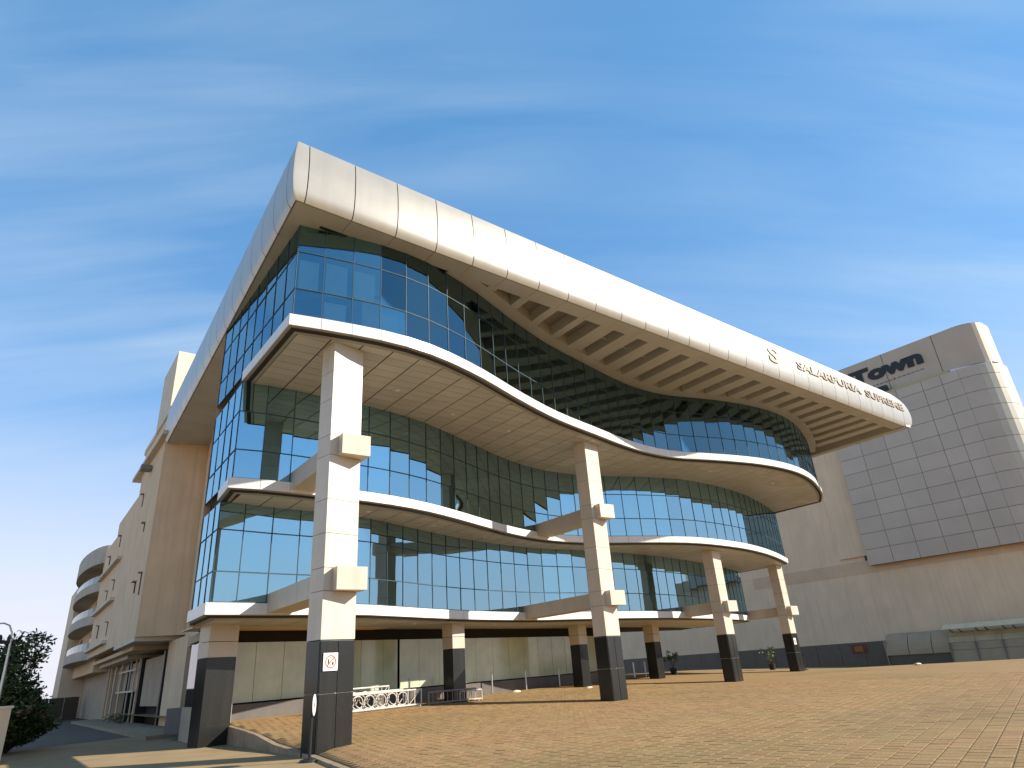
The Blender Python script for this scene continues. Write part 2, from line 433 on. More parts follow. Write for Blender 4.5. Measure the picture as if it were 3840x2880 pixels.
def catmull(pts, per=16):
    P = [Vector((p[0], p[1])) for p in pts]
    P = [P[0] * 2 - P[1]] + P + [P[-1] * 2 - P[-2]]
    out = []
    for i in range(1, len(P) - 2):
        for k in range(per):
            t = k / per
            a, b, c, d = P[i - 1], P[i], P[i + 1], P[i + 2]
            out.append(0.5 * ((2 * b) + (c - a) * t + (2 * a - 5 * b + 4 * c - d) * t * t + (3 * b - a - 3 * c + d) * t ** 3))
    out.append(P[-2])
    return out
def resample(pl, n):
    L = [0]
    for i in range(1, len(pl)): L.append(L[-1] + (pl[i] - pl[i - 1]).length)
    out = []; j = 0
    for k in range(n + 1):
        s = L[-1] * k / n
        while j < len(L) - 2 and L[j + 1] < s: j += 1
        t = (s - L[j]) / max(1e-9, L[j + 1] - L[j])
        out.append(pl[j].lerp(pl[j + 1], min(1, max(0, t))))
    return out
def length(pl): return sum((pl[i] - pl[i - 1]).length for i in range(1, len(pl)))
def offset(pl, d):
    """offset to the right of travel (outwards for outlines that run left to right) by d"""
    out = []
    for i, p in enumerate(pl):
        a = pl[max(i - 1, 0)]; b = pl[min(i + 1, len(pl) - 1)]
        n1 = None
        if 0 < i < len(pl) - 1:
            t1 = (p - a).normalized(); t2 = (b - p).normalized()
            na = Vector((t1.y, -t1.x)); nb = Vector((t2.y, -t2.x))
            m = (na + nb); m = m / max(0.3, (1 + na.dot(nb)))
            out.append(p + m * d)
        else:
            t = (b - a).normalized(); out.append(p + Vector((t.y, -t.x)) * d)
    return out
def hit(p, d, pl):
    """first crossing of the ray p + s d with polyline pl"""
    best = None
    for i in range(len(pl) - 1):
        a, b = pl[i], pl[i + 1]; e = b - a
        den = d.x * e.y - d.y * e.x
        if abs(den) < 1e-9: continue
        q = a - p
        s = (q.x * e.y - q.y * e.x) / den; t = (q.x * d.y - q.y * d.x) / den
        if s > 1e-4 and -1e-6 <= t <= 1 + 1e-6 and (best is None or s < best): best = s
    return best
V2 = lambda x, y: Vector((x, y))
EX = V2(math.cos(R(-13.8)), math.sin(R(-13.8)))
EYD = V2(math.cos(R(74)), math.sin(R(74)))
def clip(poly, n, c, keep_ge):
    out = []
    for i in range(len(poly)):
        a, b = poly[i], poly[(i + 1) % len(poly)]
        da, db = a.dot(n) - c, b.dot(n) - c
        if not keep_ge: da, db = -da, -db
        if da >= 0: out.append(a)
        if (da >= 0) != (db >= 0): out.append(a.lerp(b, da / (da - db)))
    return out
def area(poly):
    return abs(sum(poly[i].x * poly[(i + 1) % len(poly)].y - poly[(i + 1) % len(poly)].x * poly[i].y for i in range(len(poly)))) / 2
def camdist(p): return (Vector((p[0], p[1], p[2] if len(p) > 2 else 0)) - CAM).length

# ------------------------------------------------------------------ ground
KERB_A, KERB_B = V2(-1.12, -0.05), V2(1.72, 9.62)        # kerb line beside the first column
KERB_C = V2(-8.3, -15.2)
def gz(x, y):
    z = 0.0 if y <= 0 else min(0.046 * y, 0.46)
    if x > 43: z -= 0.031 * (x - 43)
    return z
def kerb_x(y):
    if y >= KERB_A.y:
        t = (y - KERB_A.y) / (KERB_B.y - KERB_A.y); return KERB_A.x + t * (KERB_B.x - KERB_A.x)
    t = (y - KERB_A.y) / (KERB_C.y - KERB_A.y); return KERB_A.x + t * (KERB_C.x - KERB_A.x)
def plaza_z(x, y):
    z = gz(x, y)
    d = x - kerb_x(y)
    s = min(1, max(0, 1 - d / 1.1))
    return z - 0.13 * s * s * (1 if y < 3 else max(0, 1 - (y - 3) / 2))
g = MB(); g.add([(-1500, -1500, -2.6), (1500, -1500, -2.6), (1500, 1500, -2.6), (-1500, 1500, -2.6)], [(0, 1, 2, 3)])
tag(g.build('ground', 'earth'), kind='structure')
# plaza sheet (joint bed under the pavers, paving material beyond)
def sheet(name, x0f, x1, ys, nx, zf, mt, dz=0):
    b = MB(); vs = []; fs = []
    for y in ys:
        xa = x0f(y)
        for i in range(nx + 1):
            t = (i / nx) ** 1.6
            x = xa + (x1 - xa) * t
            vs.append((x, y, zf(x, y) + dz))
    for j in range(len(ys) - 1):
        for i in range(nx):
            a = j * (nx + 1) + i
            fs.append((a, a + 1, a + nx + 2, a + nx + 1))
    b.add(vs, fs)
    return tag(b.build(name, mt), kind='structure')
FX0, FX1, FY0, FY1 = -8.0, 25.0, -15.0, 8.9
ysn = [-120, -80, -50, -30, -22, -18, -15, -12, -9, -6, -4, -2, -1, -0.05, 1, 2, 3, 4, 5, 6, 7, 8, 9, 10, 12, 20, 40]
plaza = sheet('plaza_paving', kerb_x, 140, ysn, 40, plaza_z, 'paving', -0.014)
bed = [y for y in ysn if FY0 < y < FY1]
bd_ = MB(); vs = []; fs = []; ysb = [FY0] + bed + [FY1]; NXB = 60
for y in ysb:
    xa = max(kerb_x(y) + .1, FX0)
    for i in range(NXB + 1):
        x = xa + (FX1 - .05 - xa) * (i / NXB) ** 1.5
        vs.append((x, y, plaza_z(x, y) - .006))
for j in range(len(ysb) - 1):
    for i in range(NXB):
        a = j * (NXB + 1) + i; fs.append((a, a + 1, a + NXB + 2, a + NXB + 1))
bd_.add(vs, fs).build('joint_bed', 'pjoint', plaza)
# driveway and lane on the left
drive = MB(); 
ysd = [-120, -60, -30, -15.2, -10, -5, -0.05, 3, 6, 9.62]
vs = []; fs = []
for y in ysd:
    xa = kerb_x(y) - 0.08
    vs += [(-160, y, -0.18), (xa, y, -0.18)]
for j in range(len(ysd) - 1): fs.append((2 * j, 2 * j + 1, 2 * j + 3, 2 * j + 2))
k = len(vs)
vs += [(-160, 20, -0.182), (6.5, 20, -0.182), (1.72, 9.62, -0.182)]
fs.append((k - 2, k - 1, k + 2, k + 1)); fs.append((k - 2, k + 1, k))
drive.add(vs, fs)
tag(drive.build('driveway', 'concrete'), kind='structure')
ln = MB(); ln.add([(-12, 19.0, -0.176), (6.5, 19.0, -0.176), (24, 85, -0.176), (2, 120, -0.176), (-12, 60, -0.176)], [(0, 1, 2, 3, 4)])
tag(ln.build('side_lane', 'cobble'), kind='structure')
# kerb pieces between plaza and driveway
kerb_root = thing('plaza_kerb', 'worn concrete kerb between the tan paving and the lower driveway', 'kerb', (KERB_A.x, KERB_A.y, -0.18))
kl = [KERB_C, V2(KERB_C.x * .5 + KERB_A.x * .5, KERB_C.y * .5 + KERB_A.y * .5), KERB_A, KERB_B]
for a, b in ((KERB_C, KERB_A), (KERB_A, KERB_B)):
    L = (b - a).length; n = int(L / 1.0); d = (b - a) / L
    for i in range(n):
        p0 = a + d * (L * i / n + .005); p1 = a + d * (L * (i + 1) / n - .005); nn = V2(-d.y, d.x) * .13
        zs = [plaza_z(p.x + .02, p.y) + .014 for p in (p0, p1)]; j = .006 * rnd()
        vs = [(p0.x, p0.y, -.5), (p1.x, p1.y, -.5), (p1.x + nn.x, p1.y + nn.y, -.5), (p0.x + nn.x, p0.y + nn.y, -.5),
              (p0.x, p0.y, zs[0] + j), (p1.x, p1.y, zs[1] + j), (p1.x + nn.x, p1.y + nn.y, zs[1] + j - .01), (p0.x + nn.x, p0.y + nn.y, zs[0] + j - .01)]
        MB().add(vs, BF).build('kerb_stone', 'kerbm', kerb_root)
# pavers
PS = 0.30
cells = []
jy = 0
y = FY0
while y < FY1:
    x = FX0 + (PS / 2 if jy % 2 else 0)
    while x < FX1:
        cx, cy = x + PS / 2, y + PS / 2
        if cx - PS / 2 > kerb_x(cy) + 0.05:
            v = Vector((cx, cy, 0)) - CAM
            zc_ = v.dot(fw)
            if zc_ > 1.5:
                px = 0.5 + v.dot(rr) / zc_ * 0.6337; py = v.dot(uu) / zc_ * 0.6337
                if -0.15 < px < 1.15 and py > -0.46 and zc_ < 44:
                    vis = 0 <= px <= 1 and py > -0.374
                    cells.append((cx, cy, v.length, vis))
        x += PS
    y += PS; jy += 1
cells.sort(key=lambda c: (not c[3], c[2]))
def paver_shape(b, cx, cy, z, rz, ox=0.0, oy=0.0):
    h = PS / 2 - 0.011; k = h - 0.006
    ca, sa = math.cos(rz), math.sin(rz)
    tx, ty = (rnd() - .5) * 0.02, (rnd() - .5) * 0.02
    vs = []
    for hh, zz in ((h, -0.02), (h, -0.003), (k, 0.0)):
        for sx, sy in ((-1, -1), (1, -1), (1, 1), (-1, 1)):
            X, Y = sx * hh, sy * hh
            wx, wy = cx + X * ca - Y * sa, cy + X * sa + Y * ca
            vs.append((wx - ox, wy - oy, plaza_z(wx, wy) + z + zz + X * tx + Y * ty))
    fs = [(8, 9, 10, 11)]
    for a in (0, 4):
        for i in range(4):
            j = (i + 1) % 4; fs.append((a + i, a + j, a + 4 + j, a + 4 + i))
    b.add(vs, fs)
for i, (cx, cy, d, vis) in enumerate(cells[:300]):
    b = MB(); paver_shape(b, cx, cy, 0.004 * rnd(), (rnd() - .5) * 0.03, cx, cy)
    b.build('paver', 'paver', plaza, mw=Matrix.Translation((cx, cy, 0)))
b = MB()
for cx, cy, d, vis in cells[300:]:
    paver_shape(b, cx, cy, 0.005 * rnd(), (rnd() - .5) * 0.03)
tag(b.build('paver_field', 'paver', plaza), kind='stuff')

# ------------------------------------------------------------------ office building
OB = thing('office_building', 'curved blue glass office building under a long champagne metal roof, on tall cream columns', 'building', (10, 8, 0.4))
S_DIR = V2(math.cos(R(75)), math.sin(R(75)))
A_PTS = [(-2.65, 0.31), (-1.46, -0.26), (-0.5, -0.66), (0.45, -1.0), (1.45, -1.2), (2.6, -1.3), (4.7, -1.2), (7.2, -0.88), (9.5, -0.66), (11.3, -0.6), (13.6, -0.68), (16.1, -0.76), (18.4, -1.0), (20.6, -1.62), (22.4, -2.66), (24.0, -3.56), (25.9, -4.46), (28.2, -5.2), (30.5, -5.58), (33.0, -5.62), (35.6, -5.36), (38.2, -4.95), (40.7, -4.25)]
B_PTS = [(-1.62, 4.71), (-0.49, 4.24), (0.42, 4.02), (2.9, 3.5), (4.6, 3.3), (6.4, 3.32), (8.4, 3.58), (10.9, 4.0), (13.0, 4.3), (15.0, 4.38), (17.0, 4.15), (18.6, 3.6), (20.0, 2.78), (21.5, 1.8), (23.1, 0.82), (24.9, -0.06), (27.2, -0.68), (30.5, -1.16), (34.0, -1.24), (37.8, -1.0), (41.6, -0.55)]
C_PTS = [(-1.25, 5.95), (0.1, 5.75), (1.2, 5.6), (4.3, 5.1), (6.5, 5.35), (9.6, 5.8), (12.8, 6.0), (16.8, 5.7), (20.1, 4.65), (24.4, 3.55), (28, 3.05), (33.6, 2.85), (38, 3.0), (42.0, 3.4)]
def outline(pts, n):
    return resample(catmull(pts), n)
A_FR = outline(A_PTS, 46)
B_FR = outline(B_PTS, 44)
C_FR = outline(C_PTS, 42)
SIDE_END = V2(-0.40, 8.72)
def side_pts(p0, p1, step=1.08):
    n = max(1, round((p1 - p0).length / step)); return [p0.lerp(p1, i / n) for i in range(n + 1)]
RT = V2(math.cos(R(73)), math.sin(R(73)))
def full(front, left_end, right_len=9.0):
    ls = side_pts(left_end, front[0]); rs = side_pts(front[-1], front[-1] + RT * right_len)
    return ls[:-1], rs[1:]
LEVELS = {
    3: dict(fr=A_FR, z0=12.0, z1=15.45, tr=(13.02, 14.42), bz=11.62, left=V2(-1.39, 5.0), mt='glass3'),
    2: dict(fr=B_FR, z0=7.97, z1=11.50, tr=(9.0, 10.4), bz=7.62, left=V2(-0.98, 6.5), mt='glass'),
    1: dict(fr=C_FR, z0=4.14, z1=7.50, tr=(5.15, 6.55), bz=3.77, left=V2(0.6, 11.3), mt='glass'),
}
pane_specs = []
for lv, L in LEVELS.items():
    ls, rs = full(L['fr'], SIDE_END)
    poly = ls + L['fr'] + rs                       # runs left side -> front -> right side
    gpl = offset(poly, -0.14)
    L['gpl'] = gpl
    part = bpy.data.objects.new('glass_wall', None); part.empty_display_size = .2
    link(part, OB, Matrix.Translation((poly[0].x, poly[0].y, L['z0'])))
    L['part'] = part
    mu = MB()
    rows = [L['z0'], *L['tr'], L['z1']]
    for i in range(len(gpl) - 1):
        a, b_ = gpl[i], gpl[i + 1]
        d = (b_ - a); ln_ = d.length; rz = math.atan2(d.y, d.x); m = (a + b_) / 2
        for j in range(3):
            za_, zb_ = rows[j], rows[j + 1]
            pane_specs.append((lv, m, rz, ln_, za_, zb_, part, i, j))
        for z in rows[:-1]:
            mu.box((m.x, m.y, z + (0.03 if z == rows[0] else 0)), (ln_, 0.05, 0.028), rz)
    for i, p in enumerate(gpl):
        d = gpl[min(i + 1, len(gpl) - 1)] - gpl[max(i - 1, 0)]
        mu.box((p.x, p.y, (L['z0'] + L['z1']) / 2), (0.026, 0.05, L['z1'] - L['z0'] - .01), math.atan2(d.y, d.x))
    mu.build('mullion_frame', 'mullion', part)
pane_specs.sort(key=lambda s: camdist((s[1].x, s[1].y, s[4])) + (40 if s[1].x > 41 else 0))
rest = {1: MB(), 2: MB(), 3: MB()}
for q, (lv, m, rz, ln_, za_, zb_, part, i, j) in enumerate(pane_specs):
    size = (ln_ - 0.03, 0.012, zb_ - za_ - 0.03)
    ex = Matrix.Rotation((rnd() - .5) * R(0.9), 4, 'X') @ Matrix.Rotation((rnd() - .5) * R(0.9), 4, 'Z')
    c = (m.x, m.y, (za_ + zb_) / 2 + 0.01)
    if q < 300:
        boxobj('pane', c, size, LEVELS[lv]['mt'], part, rz, ex)
    else:
        rest[lv].box((0, 0, 0), size, 0, Matrix.Translation(c) @ Matrix.Rotation(rz, 4, 'Z') @ ex)
for lv, b in rest.items():
    if b.v: tag(b.build('far_panes', LEVELS[lv]['mt'], LEVELS[lv]['part']), kind='stuff')

# floor slabs, white edge bands with lips toned as shaded, soffit tiles
tiles = []
BACK = [V2(44.0, 9.0), V2(8.0, 24.0), V2(4.6, 22.0)]
for lv, name in ((3, 'A'), (2, 'B'), (1, 'C')):
    L = LEVELS[lv]
    fr = L['fr']; bz = L['bz']; z0 = L['z0']
    lside = side_pts(L['left'], fr[0])[:-1] if lv > 1 else side_pts(SIDE_END, fr[0])[:-1]
    rside = side_pts(fr[-1], fr[-1] + RT * (5.0 if lv == 3 else 5.5))[1:]
    pl = lside + fr + rside
    L['pl'] = pl
    band = bpy.data.objects.new('floor_band', None); band.empty_display_size = .2
    link(band, OB, Matrix.Translation((pl[0].x, pl[0].y, bz)))
    inner = offset(pl, -0.10)
    for i in range(len(pl) - 1):
        a, b_, c, d = pl[i], pl[i + 1], inner[i + 1], inner[i]
        g_ = 0.008 / max(.3, (b_ - a).length)
        poly = [a.lerp(b_, g_), b_.lerp(a, g_), c.lerp(d, g_), d.lerp(c, g_)]
        MB().prism([(p.x, p.y) for p in poly], bz, z0).build('edge_panel', 'band', band)
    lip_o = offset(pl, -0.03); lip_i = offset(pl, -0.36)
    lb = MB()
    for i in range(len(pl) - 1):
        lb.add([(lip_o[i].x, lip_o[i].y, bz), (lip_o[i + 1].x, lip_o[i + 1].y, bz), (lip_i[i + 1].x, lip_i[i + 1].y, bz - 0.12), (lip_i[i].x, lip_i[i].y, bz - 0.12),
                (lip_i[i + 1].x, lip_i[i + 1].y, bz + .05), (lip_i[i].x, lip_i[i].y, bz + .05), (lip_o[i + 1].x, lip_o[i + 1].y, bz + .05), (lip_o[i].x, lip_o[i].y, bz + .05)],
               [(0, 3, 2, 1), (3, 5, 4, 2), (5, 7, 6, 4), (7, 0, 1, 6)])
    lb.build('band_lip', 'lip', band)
    slab_pl = offset(pl, -0.12)
    back = [V2(fr[-1].x + 3.5, 11), V2(9, 20), V2(3.0, 14), V2(SIDE_END.x + .4, SIDE_END.y + .1)]
    slab = MB().prism([(p.x, p.y) for p in slab_pl + back], bz - 0.085, z0 - 0.02).build('floor_slab', 'joint' if lv > 1 else 'joint', OB)
    L['soffit'] = bpy.data.objects.new('soffit', None); L['soffit'].empty_display_size = .2
    link(L['soffit'], OB, Matrix.Translation((pl[0].x, pl[0].y, bz - .12)))
    # tiles: strips along the building's depth, cut across every 0.62 m
    inner_curve = None
    nrm = V2(-EX.y, EX.x)
    lip = lip_i
    # strips between consecutive lines along S_DIR through the lip points
    below = {3: LEVELS[2]['gpl'], 2: LEVELS[1]['gpl'], 1: None}[lv]
    tt = S_DIR
    side_n = V2(tt.y, -tt.x)
    base_c = side_n.dot(lip_i[len(lside)])
    width = 1.05
    # build strips from the left side to the right end by perpendicular coordinate
    cmax = max(side_n.dot(p) for p in lip_i)
    cmin = side_n.dot(lip_i[0])
    nst = int((cmax - cmin) / width) + 1
    fr_lip = lip_i[len(lside):len(lside) + len(fr)]
    far = [p + tt * 6.2 for p in fr_lip] if lv == 1 else None
    for s_ in range(nst):
        ca, cb = cmin + s_ * width, cmin + (s_ + 1) * width
        def edge(c):
            o = side_n * c + tt * (-40)
            s1 = hit(o, tt, fr_lip)
            if s1 is None: return None
            p = o + tt * s1
            if lv == 1:
                return p, p + tt * 5.0
            s2 = hit(p + tt * 0.05, tt, below)
            q2 = p + tt * (s2 + .25) if s2 is not None else p + tt * 7
            return p, q2
        ea, eb = edge(ca + 1e-3), edge(cb - 1e-3)
        if ea is None or eb is None: continue
        quad = [ea[0], eb[0], eb[1], ea[1]]
        lo = min(p.dot(tt) for p in quad); hi = max(p.dot(tt) for p in quad)
        step = 0.5 if lv > 1 else 1.2
        k0 = math.floor(lo / step)
        while k0 * step < hi:
            pc = clip(clip(quad, tt, k0 * step, True), tt, (k0 + 1) * step, False)
            k0 += 1
            if len(pc) < 3 or area(pc) < 0.02: continue
            cen = sum(pc, V2(0, 0)) / len(pc)
            sh = [cen + (p - cen) * (1 - 0.027 / max(.1, (p - cen).length)) for p in pc]
            tiles.append((lv, sh, cen, bz - 0.12))
tiles.sort(key=lambda t: (t[0] == 1, camdist((t[2].x, t[2].y, t[3]))))
trest = {1: MB(), 2: MB(), 3: MB()}
for q, (lv, sh, cen, z) in enumerate(tiles):
    if q < 300:
        MB().prism([(p.x, p.y) for p in sh], z, z + 0.03).build('soffit_tile', 'tile', LEVELS[lv]['soffit'])
    else:
        trest[lv].prism([(p.x, p.y) for p in sh], z, z + 0.03)
for lv, b in trest.items():
    if b.v: tag(b.build('far_soffit_tiles', 'tile', LEVELS[lv]['soffit']), kind='stuff')
# downlights
dl = MB()
ring = [(math.cos(2 * math.pi * k / 12) * .11, math.sin(2 * math.pi * k / 12) * .11, 0) for k in range(12)]
dlm = MB().tube([(0, 0, 0), (0, 0, -0.025)], 0.1, 12).mesh('downlight'); dlm.materials.append(MAT['white'])
for lv, spots in ((3, [(3.0, 1.6), (6.4, 1.9), (9.8, 1.6), (24.5, -2.0), (31, -3.6)]), (2, [(4.0, 4.3), (8.0, 4.7), (12.0, 5.2), (23.5, 2.0), (31, .8)]), (1, [(5.0, 6.6), (9.0, 7.0), (14.5, 6.9), (18, 6.3), (25, 5.6)])):
    for x, y in spots:
        link(bpy.data.objects.new('downlight', dlm), LEVELS[lv]['soffit'], Matrix.Translation((x, y, LEVELS[lv]['bz'] - .12)))
# inside: rear walls, blinds on the top floor, ceilings
inn = MB()
for lv, L in LEVELS.items():
    f = [p for p in offset(L['fr'], -3.4) if p.x > 1.2]
    z0, z1 = L['z0'], L['z1']
    for i in range(0, len(f) - 2, 2):
        a, b_ = f[i], f[i + 2]
        inn.add([(a.x, a.y, z0), (b_.x, b_.y, z0), (b_.x, b_.y, z1 - .03), (a.x, a.y, z1 - .03)], [(0, 1, 2, 3)])
    a, b_ = V2(1.6, 9.6), V2(4.6, 16)
    inn.add([(a.x, a.y, z0), (b_.x, b_.y, z0), (b_.x, b_.y, z1 - .03), (a.x, a.y, z1 - .03)], [(0, 1, 2, 3)])
inn.build('interior_wall', 'inner', OB)
L3 = LEVELS[3]; nl = len(side_pts(SIDE_END, A_FR[0])) - 1
bl = []
for i in range(nl, nl + 44):
    a, b_ = L3['gpl'][i], L3['gpl'][i + 1]
    d = b_ - a; n = V2(-d.y, d.x).normalized(); m = (a + b_) / 2 + n * 0.28
    hi_ = 14.36
    boxobj('blind', (m.x, m.y, (13.12 + hi_) / 2), (d.length * .74, .015, hi_ - 13.12 - (.12 if i % 3 else 0)), 'blind', L3['part'], math.atan2(d.y, d.x))
    if i % 7 not in (0, 3) and i > nl:
        boxobj('blind', (m.x, m.y, 12.55), (d.length * .74, .015, .62), 'blind', L3['part'], math.atan2(d.y, d.x))
L2 = LEVELS[2]; nl2 = len(side_pts(SIDE_END, B_FR[0])) - 1
rb2 = random.Random(11)
for i in range(nl2 + 1, nl2 + 42):
    a, b_ = L2['gpl'][i], L2['gpl'][i + 1]
    d = b_ - a; n = V2(-d.y, d.x).normalized(); m = (a + b_) / 2 + n * 0.3
    lo_ = 9.1 if rb2.random() < .6 else 10.0
    boxobj('blind', (m.x, m.y, (lo_ + 11.2) / 2), (d.length * .72, .015, 11.2 - lo_), 'blind', L2['part'], math.atan2(d.y, d.x))
L1 = LEVELS[1]; nl1 = nl = len(side_pts(SIDE_END, C_FR[0])) - 1
for i in (nl1, nl1 + 1, nl1 + 3, nl1 + 12, nl1 + 13, nl1 + 17):
    a, b_ = L1['gpl'][i], L1['gpl'][i + 1]
    d = b_ - a; n = V2(-d.y, d.x).normalized(); m = (a + b_) / 2 + n * 0.35
    boxobj('blind', (m.x, m.y, 4.65), (d.length * .7, .015, .75), 'blind', L1['part'], math.atan2(d.y, d.x))

# ---- columns
COLX = [0.0, 14.883, 28.859, 41.48]
TH = -0.0732
CW, CDP = 1.08, 0.68
def colpt(i, lx, ly):
    return (COLX[i] + lx * math.cos(TH) - ly * math.sin(TH), lx * math.sin(TH) + ly * math.cos(TH))
BEAM_AZ = R(74)
COLS = []
for i in range(4):
    top = 11.50 if i < 2 else 7.50
    base = -0.25 if i == 0 else -0.1
    c = colpt(i, -CW / 2, CDP / 2)
    root = bpy.data.objects.new('column', None); root.empty_display_size = .2
    link(root, OB, Matrix.Translation((c[0], c[1], 0)))
    COLS.append(root)
    boxobj('core', (c[0], c[1], (2.56 + top) / 2), (CW - .04, CDP - .04, top - 2.56), 'joint', root, TH)
    zs = [2.57, 3.83, 4.46, 5.42, 6.4, 7.74, 8.37, 9.55, 10.5, 11.5] if i < 2 else [2.57, 3.83, 4.46, 5.42, 6.4, 7.5]
    for a, b_ in zip(zs, zs[1:]):
        boxobj('cladding_panel', (c[0], c[1], (a + b_) / 2), (CW, CDP, b_ - a - 0.014), 'cream', root, TH)
    # granite base: slabs proud of pale joints
    boxobj('granite_bed', (c[0], c[1], (base + 2.55) / 2), (CW - .03, CDP - .03, 2.55 - base), 'grout', root, TH)
    zr = [base, 1.26, 2.555]
    for a, b_ in zip(zr, zr[1:]):
        for k in (-1, 1):
            wx = CW / 2 - 0.036
            p = colpt(i, -CW / 2 + k * (CW / 4), -0.002)
            boxobj('granite_slab', (p[0], p[1], (a + b_) / 2), (wx, 0.03, b_ - a - .025), 'granite', root, TH)
        for lx in (-CW + 0.002, -0.002):
            p = colpt(i, lx, CDP / 2)
            boxobj('granite_slab', (p[0], p[1], (a + b_) / 2), (0.03, CDP - .05, b_ - a - .025), 'granite', root, TH)
        p = colpt(i, -CW / 2, CDP)
        boxobj('granite_slab', (p[0], p[1], (a + b_) / 2), (CW - .05, 0.03, b_ - a - .025), 'granite', root, TH)
    # tie beams back to the floors, with a stub in front
    bd = V2(math.cos(BEAM_AZ), math.sin(BEAM_AZ))
    f0 = V2(*colpt(i, -0.43, -0.42))
    for zb, zt, lv in ((3.83, 4.457, 1),) + (((7.736, 8.37, 2),) if i < 2 else ()):
        s_end = hit(f0, bd, LEVELS[lv]['pl'])
        if s_end is None: s_end = 4.5
        segs = [0.0]
        for s_ in (0.40, 1.22, 2.2, 3.2, 4.2, 5.2, 6.2, 7.2):
            if s_ < s_end - .2: segs.append(s_)
        segs.append(s_end + .12)
        for k in range(len(segs) - 1):
            sa, sb = segs[k], segs[k + 1]
            m = f0 + bd * ((sa + sb) / 2)
            wd = 0.90 if k != 1 else 0.897
            boxobj('beam_panel', (m.x, m.y, (zb + zt) / 2), (sb - sa - .012, wd, zt - zb - (0 if k != 1 else .006)), 'cream' if k < 1 else 'beam', root, BEAM_AZ)

# ---- ground floor: plinth, film covered shop glazing, inner columns
GL0, GL1 = V2(2.1, 10.10), V2(28.6, 9.02)
gd = (GL1 - GL0).normalized(); gn = V2(gd.y, -gd.x); grz = math.atan2(gd.y, gd.x)
GLEN = (GL1 - GL0).length
gm = (GL0 + GL1) / 2
pc = gm + gn * 0.10 - gn * 2.0
boxobj('plinth', (pc.x, pc.y, 0.5), (GLEN + .6, 4.2, 0.92), 'plinth', OB, grz)
gf = bpy.data.objects.new('shop_glazing', None); gf.empty_display_size = .2
link(gf, OB, Matrix.Translation((gm.x, gm.y, 0.96)))
bp_ = gm - gn * 0.35
boxobj('dark_backing', (bp_.x, bp_.y, 2.3), (GLEN, .1, 2.66), 'dark', gf, grz)
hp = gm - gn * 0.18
boxobj('recess_shade', (hp.x, hp.y, 3.42), (GLEN, .3, .44), 'dark', gf, grz)  # near-black box: shade of the recess over the panes put into colour
x = 0.0
k = 0
widths = [1.15, 1.25, 1.3, 1.3, 1.3, 1.3, 0.85, .13, 1.25, 1.35, 1.35, 1.35, 1.35, 1.35, 1.35, 1.35, 1.35, 1.35, 1.35, 1.35, 1.25]
for wdt in widths:
    if wdt > .5:
        p = GL0 + gd * (x + wdt / 2)
        boxobj('shop_pane', (p.x + gn.x * (rnd() - .5) * .01, p.y, 2.10), (wdt - .018, .02, 2.16), 'frost', gf, grz, Matrix.Rotation((rnd() - .5) * R(.8), 4, 'Z'))
    x += wdt
for cx, cy, wd, dp in ((0.62, 8.25, 1.05, 0.8), (11.75, 7.2, .78, .7), (22.3, 7.0, .8, .7), (31.0, 6.6, .85, .75)):
    rt = bpy.data.objects.new('inner_column', None); rt.empty_display_size = .2
    link(rt, OB, Matrix.Translation((cx, cy, .4)))
    boxobj('cladding_panel', (cx, cy, 2.82), (wd, dp, .50), 'cream', rt, TH)
    boxobj('cladding_panel', (cx, cy, 3.37), (wd, dp, .56), 'cream', rt, TH)
    boxobj('granite_base', (cx, cy, 1.18), (wd - .02, dp - .02, 2.76), 'granite', rt, TH)
# corner window beside the first inner column and low wall below it
wdir = V2(math.cos(R(71)), math.sin(R(71)))
wp = V2(1.25, 10.75)
boxobj('corner_window', (wp.x, wp.y, 2.15), (3.4, .05, 2.3), 'darkglass', OB, R(71))
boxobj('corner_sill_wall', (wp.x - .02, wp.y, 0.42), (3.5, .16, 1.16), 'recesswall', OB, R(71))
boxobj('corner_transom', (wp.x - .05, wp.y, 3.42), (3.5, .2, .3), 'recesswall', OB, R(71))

# recess wall between the side glass and the beige block
rw = MB()
rp = [V2(-0.28, 8.75), V2(1.0, 9.3), V2(6.6, 22.6), V2(9, 22.6), V2(9, 8.75)]
rw.prism([(p.x, p.y) for p in rp], 3.62, 15.5)
rw.build('recess_wall', 'plaster', OB)

# ---- roof: fascia with a bowed profile, mitred at the corner, rounded at the right end
COR = V2(-3.3354, -0.5921)
SD = V2(math.cos(R(72.1)), math.sin(R(72.1)))
NF = V2(EX.y, -EX.x)                # outward of the front
NS = V2(-SD.y, SD.x)                # outward of the side
PROF = [(0, 15.45), (0.1, 15.6), (0.15, 15.8), (0.18, 16.05), (0.195, 16.35), (0.195, 16.65), (0.185, 16.95), (0.165, 17.25), (0.135, 17.5), (0.1, 17.72)]
def mitre(off):
    den = 1 + NF.dot(NS)
    return COR + (NF + NS) * (off / den)
ENDX = [(15.45, 44.92), (15.6, 45.08), (15.8, 45.24), (16.05, 45.34), (16.35, 45.4), (16.65, 45.36), (16.95, 45.2), (17.25, 44.85), (17.5, 44.3), (17.72, 43.2)]
endx = dict(ENDX)
ROOF = bpy.data.objects.new('roof_canopy', None); ROOF.empty_display_size = .3
link(ROOF, OB, Matrix.Translation((COR.x, COR.y, 15.45)))
